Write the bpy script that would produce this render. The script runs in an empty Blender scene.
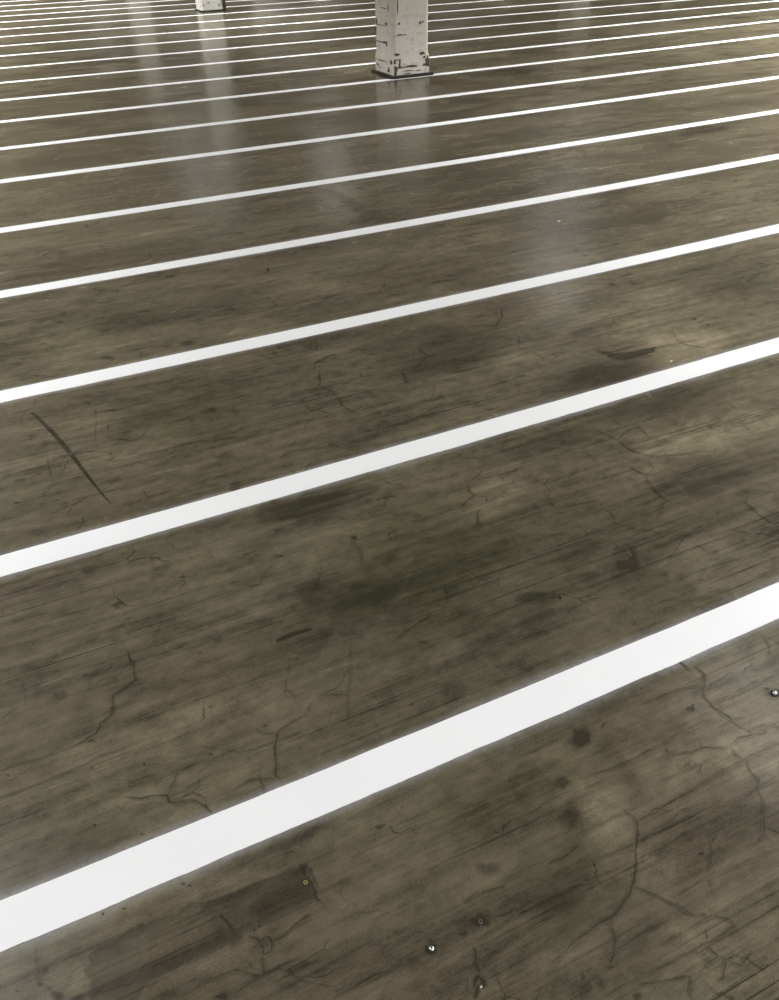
import bpy, bmesh, math, random
import numpy as np
from mathutils import Matrix, Vector

# measured layout of the hall, metres (x along the stripes, y away from the viewer)
R = [[0.906352,-0.271825,0.323478],[-0.421869,-0.539554,0.728634],[-0.023527,-0.796864,-0.6037]]
STRIPES = [[[-0.3963,0.9479],[0.401,0.9452],[1.542,0.948]],[[-0.3328,2.0285],[0.9061,2.0303],[2.6934,2.0489]],[[-0.2702,3.0939],[1.3976,3.0862],[3.7972,3.1043]],[[-0.2055,4.1953],[1.9088,4.1847],[4.9601,4.2162]],[[-0.1437,5.247],[2.3977,5.2349],[6.0782,5.2853]],[[-0.0766,6.3895],[2.9247,6.3672],[7.2751,6.4297]],[[-0.0165,7.4124],[3.3973,7.3826],[8.355,7.4623]],[[0.0475,8.5012],[3.905,8.4733],[9.5344,8.59]],[[0.1116,9.5925],[4.4042,9.5457],[10.6669,9.6728]],[[0.1758,10.6845],[4.8992,10.6091],[11.7791,10.7362]],[[0.2404,11.7838],[4.2128,11.7094]],[[0.3044,12.8742],[4.2744,12.7875]],[[0.3657,13.917],[4.3332,13.8176]],[[0.4308,15.0249],[4.3957,14.9111]],[[0.4923,16.0722],[4.4547,15.9439]],[[0.5566,17.1656],[4.5163,17.0212]],[[0.6175,18.202],[4.5746,18.0415]],[[0.676,19.1981],[4.6306,19.0212]],[[0.7396,20.2802],[4.6914,20.0848]],[[0.8014,21.333],[4.7505,21.1186]]]
BROAD = [[0.5724,0.6004,0.1227,-0.0033,-0.0083,-0.0558,0.3,0,0.4],[0.6101,0.5082,0.0894,-0.004,-0.0042,-0.0239,0.4,0,0.3],[0.6078,0.5617,0.0269,-0.0196,-0.0782,-0.0792,0.2,0,0.6],[0.591,0.7573,0.1662,0.0008,-0.0079,-0.0541,0.3,0,1.0],[0.6778,0.6777,0.0294,-0.0142,-0.0168,-0.024,0.4,0,0.3],[0.8429,0.701,0.0164,-0.045,-0.0283,-0.0128,0.45,0,0],[0.8472,0.7827,0.0218,-0.0106,-0.0224,-0.0296,0.35,0,0],[0.8129,1.4886,0.3146,-0.0651,-0.0849,-0.2191,0.32,0,1.0],[0.8333,1.4082,0.1538,-0.0327,-0.049,-0.1202,0.18,0,0.4],[0.4412,1.4009,0.1869,0.004,-0.0079,-0.0641,0.35,0,0.5],[0.5787,1.8948,0.1963,-0.0125,-0.014,-0.0655,0.75,0,0.4],[0.4335,1.5305,0.0601,-0.0049,-0.0069,-0.0389,0.5,0,0.2],[0.5608,1.4458,0.1161,-0.0076,-0.0098,-0.0449,0.45,0,0.4],[0.6963,1.6459,0.1825,-0.0118,-0.0229,-0.0875,0.2,0,0.6],[0.4052,2.6355,0.2181,-0.0268,-0.0389,-0.2394,0.25,0,1.0],[1.428,2.6074,0.2657,0.004,-0.0586,-0.1476,0.45,0,0.7],[1.3643,2.5312,0.2602,-0.0145,-0.0192,-0.047,0.4,0,0.4],[1.3256,2.8749,0.2198,-0.0379,-0.0513,-0.1285,0.4,0,0],[2.0234,2.1971,0.25,-0.0201,-0.0637,-0.0989,0.6,0,0],[1.8847,2.1749,0.1641,-0.0339,-0.0536,-0.0821,0.45,0,0.2],[3.0084,2.7191,0.2443,-0.0404,-0.1697,-0.1988,0.45,0,0],[3.1215,2.5437,0.1432,-0.0771,-0.1291,-0.1264,0.35,0,0],[1.9055,1.9037,0.1984,-0.0011,-0.0512,-0.0833,0.45,0,0],[2.0594,1.8654,0.158,-0.0015,-0.0557,-0.0829,0.35,0,0],[1.4644,1.8628,0.135,-0.0154,-0.0351,-0.0661,0.6,0,0.5],[1.5913,1.8123,0.1139,-0.0133,-0.0252,-0.0434,0.35,0,0.2],[1.8601,1.4783,0.2016,-0.0288,-0.055,-0.0727,0.45,0,0],[1.7072,1.4255,0.072,-0.018,-0.0264,-0.034,0.4,0,0],[1.3231,1.3325,0.1823,-0.0384,-0.0944,-0.1529,0.2,0,0.3],[0.9768,1.2269,0.1484,-0.0009,-0.0188,-0.0545,0.3,0,0],[5.0814,8.1795,0.4227,-0.1266,-0.1418,-0.238,0.9,0,0],[7.5526,9.9386,0.515,-0.1388,-0.4559,-0.6285,0.45,0,0],[7.6121,8.8899,0.2522,-0.0711,-0.4268,-0.5283,0.4,0,0],[5.0495,5.1027,0.3119,-0.0113,-0.1113,-0.1303,0.5,0,0],[4.486,4.9859,0.2179,-0.0094,-0.0762,-0.0979,0.4,0,0],[4.2484,4.2213,0.4013,-0.0326,-0.0971,-0.1149,0.3,0,0],[4.5662,4.1828,0.3306,-0.0271,-0.1054,-0.1156,0.3,0,0],[3.2853,3.6587,0.4199,-0.0144,-0.1296,-0.1782,0.35,0,0],[2.8704,3.6252,0.2187,-0.026,-0.0847,-0.128,0.3,0,0],[0.3391,6.8155,0.3572,-0.0345,-0.0215,-0.2542,0.4,0,0.2],[0.1808,6.2871,0.1973,-0.0236,-0.0153,-0.2199,0.3,0,0],[-0.0473,4.4023,0.2904,-0.0266,-0.0074,-0.1819,0.3,0,0],[0.5221,4.4217,0.4268,0.0078,-0.0294,-0.2234,0.3,0,0],[0.3174,3.584,0.2652,-0.0128,-0.0127,-0.1141,0.3,0,0.3],[0.8757,3.5434,0.3849,-0.019,-0.0327,-0.1415,0.3,0,0],[-0.2345,2.2187,0.1136,0.0004,0.0058,-0.1102,0.2,0,0],[0.2129,1.9942,0.1195,-0.0029,-0.0068,-0.0818,0.25,0,0],[-0.1357,1.9371,0.1605,-0.0053,0.0017,-0.0658,0.3,0,0],[-0.1363,1.4684,0.1363,-0.0129,0.0019,-0.0612,0.3,0,0],[-0.0099,1.3724,0.0569,-0.006,-0.0004,-0.0258,0.4,0,0],[0.4036,1.2388,0.1482,-0.0073,-0.0072,-0.0501,0.25,0,0.3],[0.6241,1.2404,0.1336,-0.0006,-0.0133,-0.0651,0.2,0,0.7],[-0.2494,1.7498,0.0968,-0.0478,-0.0111,-0.1174,0.15,0,0],[0.3117,1.0726,0.1132,0.001,-0.0028,-0.0486,0.25,0,0],[0.4625,0.8719,0.1106,0.0031,-0.0038,-0.0468,0.3,0,0],[-0.2797,1.0325,0.1061,0.0002,0.0072,-0.0372,0.25,0,0],[0.6477,0.4117,0.0562,-0.0269,-0.0276,-0.034,0.3,0,0],[0.6533,0.4185,0.1129,-0.054,-0.0502,-0.0618,0.2,0,0],[0.4089,0.4978,0.1276,-0.0609,-0.0434,-0.0714,0.15,0,0],[0.1686,0.6126,0.0866,-0.0098,-0.0009,-0.0274,0.25,0,0],[0.0692,0.6509,0.0594,-0.0064,0.0003,-0.0174,0.35,0,0],[-0.0609,0.7794,0.1028,-0.005,0.003,-0.027,0.1,0,0],[3.3159,6.5873,0.4412,-0.0734,-0.0837,-0.1747,0.35,0,0],[3.3986,5.7109,0.4992,-0.0633,-0.0926,-0.169,0.3,0,0],[1.8228,6.6556,0.4833,-0.0469,-0.0459,-0.165,0.3,0,0],[2.6481,6.9978,0.3502,-0.0551,-0.0555,-0.149,0.3,0,0],[4.5495,6.2952,0.5641,-0.0953,-0.1149,-0.1726,0.3,0,0],[1.1412,9.2677,0.5778,-0.1127,-0.0331,-0.2232,0.3,0,0],[4.0183,7.1483,0.3942,-0.0578,-0.0873,-0.164,0.3,0,0],[5.5646,5.2049,0.3791,-0.0511,-0.1028,-0.1099,0.3,0,0],[1.1369,0.5995,0.0731,-0.0355,-0.0722,-0.0707,0,0.7,0],[1.229,0.7664,0.1627,-0.0119,-0.0534,-0.0981,0,0.5,0],[1.1403,1.6701,0.1369,-0.008,-0.039,-0.0943,0,0.6,0],[2.2519,2.3865,0.2376,-0.0296,-0.0885,-0.1272,0,0.35,0],[1.4886,1.6475,0.1066,-0.0141,-0.0337,-0.0581,0,0.25,0],[1.6328,1.5744,0.0718,-0.0098,-0.0243,-0.0376,0,0.4,0],[1.5909,3.1609,0.1939,-0.0298,-0.0557,-0.1281,0,0.3,0],[2.2044,3.7658,0.2351,-0.0271,-0.0578,-0.1141,0,0.3,0],[0.8173,3.2002,0.1778,-0.0135,-0.024,-0.1015,0,0.25,0],[1.1695,2.1629,0.1561,-0.0049,-0.0283,-0.076,0,0.25,0],[0.7399,0.7922,0.0699,-0.0052,-0.0097,-0.0321,0,0.2,0],[0.7404,0.6851,0.0756,-0.0069,-0.0133,-0.0415,0,0.35,0],[1.0116,0.6603,0.1208,-0.011,-0.0218,-0.047,0,0.4,0],[0.9103,0.5778,0.0911,-0.0068,-0.012,-0.0311,0,0.25,0],[1.8111,1.6857,0.1337,-0.0238,-0.0476,-0.0668,0,0.7,0],[2.0231,1.6497,0.1985,-0.0251,-0.0715,-0.0931,0,0.7,0],[2.372,2.2157,0.2335,-0.0315,-0.0905,-0.118,0,0.75,0],[2.1665,2.853,0.0977,-0.0522,-0.093,-0.1344,0,0.5,0],[2.418,2.591,0.3058,-0.0334,-0.1002,-0.1427,0,0.55,0],[1.737,2.4456,0.1766,-0.022,-0.0506,-0.0934,0,0.6,0],[1.151,3.605,0.2478,-0.0327,-0.0371,-0.1235,0,0.35,0],[1.3238,3.4406,0.197,-0.0276,-0.0328,-0.0938,0,0.4,0],[0.0744,3.4228,0.1629,-0.0248,-0.0111,-0.1458,0,0.5,0.6],[-0.054,1.2718,0.0971,-0.0116,-0.0,-0.077,0,0.4,0],[0.0451,1.2483,0.0629,-0.0307,-0.0137,-0.0557,0,0.35,0],[0.7119,0.381,0.0609,-0.0085,-0.0109,-0.0302,0,0.5,0],[0.7515,0.6495,0.0571,-0.0055,-0.0214,-0.0644,0,0.45,0],[0.7498,0.5373,0.0523,-0.0252,-0.0287,-0.0354,0,0.3,0],[0.7972,0.3125,0.0949,-0.0141,-0.0184,-0.0428,0,0.35,0],[-0.2806,0.7995,0.0381,-0.0033,0.0042,-0.0224,0,0.45,0],[-0.014,0.8495,0.0904,-0.0031,0.0025,-0.0291,0,0.35,0],[-0.2241,0.8875,0.0675,-0.0019,0.0045,-0.0247,0,0.3,0],[-0.0413,0.7128,0.067,-0.0066,0.0019,-0.0253,0,0.3,0],[0.1302,1.2544,0.0907,-0.0108,-0.0036,-0.0482,0,0.3,0],[0.7958,1.648,0.1561,-0.0099,-0.0263,-0.0888,0,0.25,0],[-0.1359,1.1892,0.122,-0.0161,0.0028,-0.0818,0,0.25,0],[1.0588,2.8525,0.1319,-0.0037,-0.0213,-0.071,0,0.4,0],[1.0566,2.6339,0.1674,-0.008,-0.0253,-0.0799,0,0.25,0],[3.8086,9.1799,0.1892,-0.1264,-0.1283,-0.3028,0,0.7,0],[4.7382,8.5586,0.201,-0.1343,-0.1226,-0.2235,0,0.8,0],[2.4381,2.9117,0.2723,-0.0237,-0.0673,-0.1032,0,0.3,0],[2.4209,3.2204,0.275,-0.0395,-0.0581,-0.0938,0,0.3,0],[3.8751,3.9,0.4414,-0.0437,-0.111,-0.1345,0,0.3,0],[6.1749,6.3408,0.6379,-0.1022,-0.1983,-0.2253,0,0.25,0],[2.3909,3.7562,0.2404,-0.0276,-0.0629,-0.1153,0,0.3,0],[1.5425,1.1251,0.1598,-0.0183,-0.0699,-0.1026,0,0.3,0],[-0.0873,2.7301,0.2036,-0.0089,-0.0016,-0.1039,0,0.3,0],[0.0811,2.4622,0.1977,0.0,-0.0024,-0.0526,0,0.35,0],[0.5311,1.629,0.1159,-0.0079,-0.0139,-0.0676,0,0.2,0],[-0.3393,1.2334,0.097,-0.0125,0.0079,-0.0681,0,0.2,0],[0.5735,1.087,0.0595,-0.0017,-0.0056,-0.0286,0.3,0,0],[1.5941,1.3011,0.1711,-0.0163,-0.0256,-0.0391,0.25,0,0],[1.4,1.1266,0.1913,-0.011,-0.0191,-0.0336,0.3,0,0],[1.2035,1.1794,0.1228,-0.0064,-0.0129,-0.0272,0.2,0,0],[4.1161,5.6691,0.5294,-0.0662,-0.1141,-0.1735,0.35,0,0],[5.4124,6.0047,0.5101,-0.0549,-0.1355,-0.1676,0.3,0,0],[1.3959,5.7304,0.5614,-0.0399,-0.0441,-0.1776,0.3,0,0],[0.5826,5.4042,0.3706,-0.0103,-0.0201,-0.1538,0.25,0,0],[1.3192,4.0725,0.3307,-0.0342,-0.0366,-0.1196,0.3,0,0],[2.4465,4.7161,0.4206,-0.0262,-0.0653,-0.1404,0.25,0,0],[3.3453,5.0513,0.4058,-0.0171,-0.0823,-0.1405,0,0.3,0],[4.0016,4.9932,0.4175,-0.0397,-0.0842,-0.1194,0,0.35,0],[2.3156,4.2024,0.3837,-0.0348,-0.0571,-0.1176,0,0.35,0],[1.8341,5.9381,0.4439,-0.0558,-0.0508,-0.165,0,0.3,0],[0.7076,4.7867,0.343,-0.0222,-0.0212,-0.1279,0,0.25,0],[2.0489,4.9432,0.2706,-0.0288,-0.0489,-0.1258,0,0.3,0],[3.5845,3.491,0.334,-0.0405,-0.0832,-0.0996,0,0.3,0],[2.7745,3.1899,0.2352,-0.0244,-0.0581,-0.0834,0,0.3,0],[2.8831,7.5936,0.3789,-0.0524,-0.0643,-0.1719,0,0.35,0],[1.8287,9.1398,0.5962,-0.1162,-0.0487,-0.224,0,0.3,0]]  # floor stains; some light blobs paint in lamp glare and column reflection
SPOTS = [[0.8126,0.82,0.024,-0.0117,-0.0173,-0.024,0.8250000000000001],[0.7112,0.7434,0.0133,-0.0064,-0.0083,-0.0119,0.55],[0.6757,0.6713,0.0183,-0.0088,-0.0116,-0.0165,0.385],[0.4743,0.6498,0.0157,-0.0075,-0.0081,-0.0137,0.66],[0.6255,1.0582,0.0277,-0.0136,-0.0129,-0.0236,0.6050000000000001],[1.2909,1.26,0.0277,-0.0138,-0.0326,-0.0412,1.1],[1.2896,1.2896,0.0203,-0.0101,-0.0164,-0.021,0.44000000000000006],[0.9592,1.2484,0.036,-0.0126,-0.0094,-0.0166,0.66],[0.9983,1.2163,0.0205,-0.0072,-0.0077,-0.0131,0.44000000000000006],[0.0201,3.7171,0.0211,-0.008,-0.0017,-0.0186,0.8800000000000001],[0.1638,3.2382,0.0198,-0.0032,-0.0019,-0.0194,0.9900000000000001],[0.4996,3.2212,0.0333,-0.0053,-0.0044,-0.0248,0.935],[-0.1842,3.359,0.023,-0.0068,-0.0008,-0.0196,0.55],[0.601,4.0361,0.0229,-0.0124,-0.006,-0.0275,0.55],[0.4631,3.7372,0.0258,-0.0138,-0.005,-0.0242,0.49500000000000005],[0.1208,2.7819,0.0284,-0.0054,-0.0012,-0.0116,0.8800000000000001],[0.0331,2.8857,0.0104,-0.0054,-0.0014,-0.0103,0.8800000000000001],[0.3543,2.5813,0.0099,-0.0051,-0.0017,-0.007,0.55],[0.4133,3.2231,0.0154,-0.0081,-0.0034,-0.0155,0.55],[0.3992,3.6533,0.0168,-0.009,-0.0034,-0.0174,0.44000000000000006],[-0.2451,2.4618,0.0183,-0.004,-0.0001,-0.0126,0.55],[-0.0997,1.8953,0.0213,0.0011,0.0008,-0.0184,0.55],[0.069,1.7881,0.0216,0.0007,-0.0002,-0.0176,0.49500000000000005],[-0.2308,1.4636,0.0155,-0.0035,0.0001,-0.0132,0.49500000000000005],[-0.2956,1.5888,0.0183,-0.0065,-0.0003,-0.0141,0.49500000000000005],[0.4406,1.826,0.0108,-0.0054,-0.003,-0.0091,0.66],[0.4052,1.7112,0.0104,-0.0052,-0.0028,-0.0084,0.7150000000000001],[0.6311,1.6888,0.008,-0.004,-0.004,-0.0094,1.045],[0.4039,2.2843,0.0339,-0.0007,-0.0026,-0.0186,0.7150000000000001],[0.3873,2.1044,0.0213,-0.007,-0.0039,-0.0165,0.66],[-0.1809,2.7251,0.0165,-0.0052,-0.0007,-0.0145,0.55],[-0.146,2.6631,0.0129,-0.0066,-0.0017,-0.0173,0.49500000000000005],[-0.2642,2.3307,0.0087,-0.0044,-0.0005,-0.0068,0.8800000000000001],[-0.1844,2.4696,0.0091,-0.0046,-0.0006,-0.0062,0.77],[0.1334,1.7468,0.008,-0.0016,-0.0008,-0.0064,0.77],[-0.3119,0.7772,0.0095,-0.0045,-0.0007,-0.0066,0.9900000000000001],[-0.2807,0.7589,0.0095,-0.0045,-0.0006,-0.0049,0.935],[-0.3282,0.8295,0.0049,-0.0023,-0.0006,-0.0059,0.8250000000000001],[-0.0541,0.6527,0.0086,-0.0041,-0.0013,-0.0046,1.045],[-0.3394,0.8551,0.0131,-0.0063,-0.0008,-0.0089,0.33],[-0.3386,0.8093,0.0032,-0.0015,-0.0003,-0.0034,0.8800000000000001],[-0.3762,0.8166,0.0032,-0.0015,-0.0002,-0.0027,0.77],[0.3216,0.8203,0.0088,-0.0024,-0.0017,-0.0063,0.8800000000000001],[1.0903,0.7761,0.007,-0.0034,-0.0059,-0.0066,1.1],[0.9631,0.7092,0.0039,-0.0019,-0.0021,-0.0024,0.77],[0.6854,0.575,0.0018,-0.0008,-0.0012,-0.0017,0.55],[0.8645,0.4956,0.0043,-0.0012,-0.0018,-0.0027,1.1],[0.3715,0.5648,0.0066,-0.0031,-0.002,-0.0037,0.55],[0.4109,0.5714,0.0141,-0.0067,-0.0072,-0.0124,0.6050000000000001],[0.4109,0.5714,0.0109,-0.0052,-0.0058,-0.0099,1.375],[0.3566,0.4814,0.0086,-0.0041,-0.0064,-0.011,1.4300000000000002],[0.3463,0.4706,0.0039,-0.0032,-0.0081,-0.0079,0.8800000000000001],[0.3079,0.5684,0.0087,-0.0042,-0.0052,-0.01,1.2100000000000002],[0.311,0.5783,0.0052,-0.0025,-0.0024,-0.0046,0.55],[1.2932,0.7251,0.0166,-0.0081,-0.0103,-0.01,1.2100000000000002],[1.2877,0.741,0.0063,-0.0031,-0.0036,-0.0035,1.1],[0.5153,0.3935,0.006,-0.0073,-0.015,-0.0086,0.66],[0.5895,0.3478,0.0077,-0.0037,-0.003,-0.0037,0.77],[0.5442,0.3902,0.0078,-0.0037,-0.0058,-0.0077,0.44000000000000006],[0.5767,0.405,0.0063,-0.003,-0.002,-0.0027,0.55],[0.5235,0.4106,0.0047,-0.0022,-0.0029,-0.004,0.55],[0.1524,0.8067,0.0076,-0.0006,-0.0002,-0.0103,0.8250000000000001],[0.1439,0.778,0.0045,-0.0022,-0.0017,-0.0048,0.66],[0.0394,0.7025,0.0052,-0.0025,-0.0016,-0.005,0.66],[-0.1845,1.2961,0.0105,-0.0025,-0.0001,-0.0058,0.9900000000000001],[-0.1908,1.2214,0.004,-0.0019,-0.0004,-0.0031,0.66],[-0.3006,1.3,0.004,-0.002,-0.0003,-0.0033,0.66],[-0.3602,1.2841,0.0032,-0.0015,-0.0002,-0.0037,0.8800000000000001],[-0.2052,1.0793,0.003,-0.0014,-0.0004,-0.003,0.8800000000000001],[-0.0852,1.1814,0.0032,-0.0016,-0.0006,-0.0033,0.77],[-0.1212,1.0169,0.0037,-0.0018,-0.0006,-0.0031,0.8800000000000001],[-0.2253,1.598,0.0069,-0.0034,-0.0008,-0.007,0.44000000000000006],[-0.1674,1.5011,0.0056,-0.0027,-0.0005,-0.0033,0.66],[-0.1813,0.8793,0.0027,-0.0013,-0.0005,-0.0027,0.9900000000000001],[-0.2187,0.887,0.0017,-0.0008,-0.0004,-0.0027,0.9900000000000001],[-0.139,0.8468,0.0034,-0.0016,-0.0004,-0.0022,0.66],[-0.0581,0.8685,0.0035,-0.0017,-0.0006,-0.0023,0.8800000000000001],[-0.0694,0.8782,0.0035,-0.0017,-0.0007,-0.0029,0.66],[0.0003,0.8088,0.0026,-0.0012,-0.0008,-0.0028,0.8800000000000001],[-0.1785,0.9906,0.0025,-0.0012,-0.0004,-0.0025,0.8800000000000001],[0.0835,0.6385,0.0271,-0.002,0.0003,-0.0069,0.55],[0.2141,0.7464,0.0129,-0.0036,-0.0017,-0.0077,0.33],[2.5651,2.4036,0.0126,-0.0048,-0.007,-0.0081,1.045],[2.5768,2.3331,0.0075,-0.004,-0.0057,-0.0062,0.8800000000000001],[2.5925,2.8428,0.02,-0.0048,-0.006,-0.0081,0.8800000000000001],[2.4961,2.8947,0.0126,-0.0068,-0.0062,-0.008,0.77],[2.6273,2.9548,0.0447,0.0045,-0.0054,-0.0085,0.77],[1.0727,3.8739,0.006,-0.0032,-0.0056,-0.0174,1.1],[7.9045,7.3752,0.1703,-0.0509,-0.0594,-0.0601,0.8800000000000001],[7.6275,7.3167,0.0433,-0.0296,-0.0476,-0.0488,0.77],[1.7191,5.1839,0.0058,-0.0033,-0.0063,-0.0175,0.77],[4.5395,4.1099,0.0341,-0.0198,-0.0255,-0.0259,0.55],[4.7092,4.0111,0.0395,-0.023,-0.0301,-0.0289,0.55],[3.9148,3.8278,0.0159,-0.0091,-0.0148,-0.0162,0.55],[3.8609,5.1456,0.019,-0.0113,-0.0139,-0.0196,0.66],[0.4184,2.6125,0.0201,-0.0104,-0.0028,-0.0108,0.55],[0.5188,2.5608,0.0134,-0.0069,-0.0031,-0.0106,0.55],[0.2898,2.3423,0.0132,-0.0019,-0.0013,-0.0094,0.55],[0.4456,2.6148,0.0135,-0.0069,-0.0038,-0.0144,0.8250000000000001],[0.5168,2.5537,0.01,-0.0051,-0.0028,-0.0099,0.66],[0.7696,2.5227,0.0051,-0.0026,-0.0031,-0.0085,0.77],[0.9864,2.2414,0.0097,-0.005,-0.0023,-0.005,0.8800000000000001],[0.936,2.1913,0.0063,-0.0032,-0.0033,-0.0073,0.66],[1.6072,2.31,0.0177,-0.0003,-0.0035,-0.0072,1.045],[1.5081,2.2975,0.039,-0.0006,-0.0032,-0.0071,0.77],[1.3478,2.4079,0.0228,-0.007,-0.0043,-0.0087,0.44000000000000006],[1.4103,1.099,0.0073,-0.0036,-0.0022,-0.0025,0.66],[1.0289,1.2096,0.0024,-0.0012,-0.0022,-0.0032,0.77],[1.3756,1.1387,0.0039,-0.0019,-0.0028,-0.0032,0.66],[1.339,1.1569,0.0098,-0.0049,-0.0054,-0.0064,0.55],[0.8441,1.6774,0.0244,-0.0047,-0.0051,-0.0136,0.385],[0.8452,1.6933,0.0164,-0.0082,-0.0044,-0.0088,0.44000000000000006],[0.2387,1.0698,0.0032,-0.0016,-0.0009,-0.0025,0.66],[0.0549,1.1417,0.0032,-0.0016,-0.0009,-0.0033,0.8800000000000001],[0.1255,1.0932,0.0024,-0.0012,-0.0007,-0.0025,0.55],[0.1506,1.2574,0.0034,-0.0017,-0.0008,-0.0029,0.66],[0.1864,1.1609,0.0033,-0.0016,-0.0011,-0.0034,0.8800000000000001],[0.0861,1.2695,0.0043,-0.0021,-0.0009,-0.0034,0.55],[0.1065,1.4461,0.0046,-0.0022,-0.0012,-0.0046,0.66],[0.1593,1.4692,0.007,-0.0034,-0.0037,-0.0136,0.385]]
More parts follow.
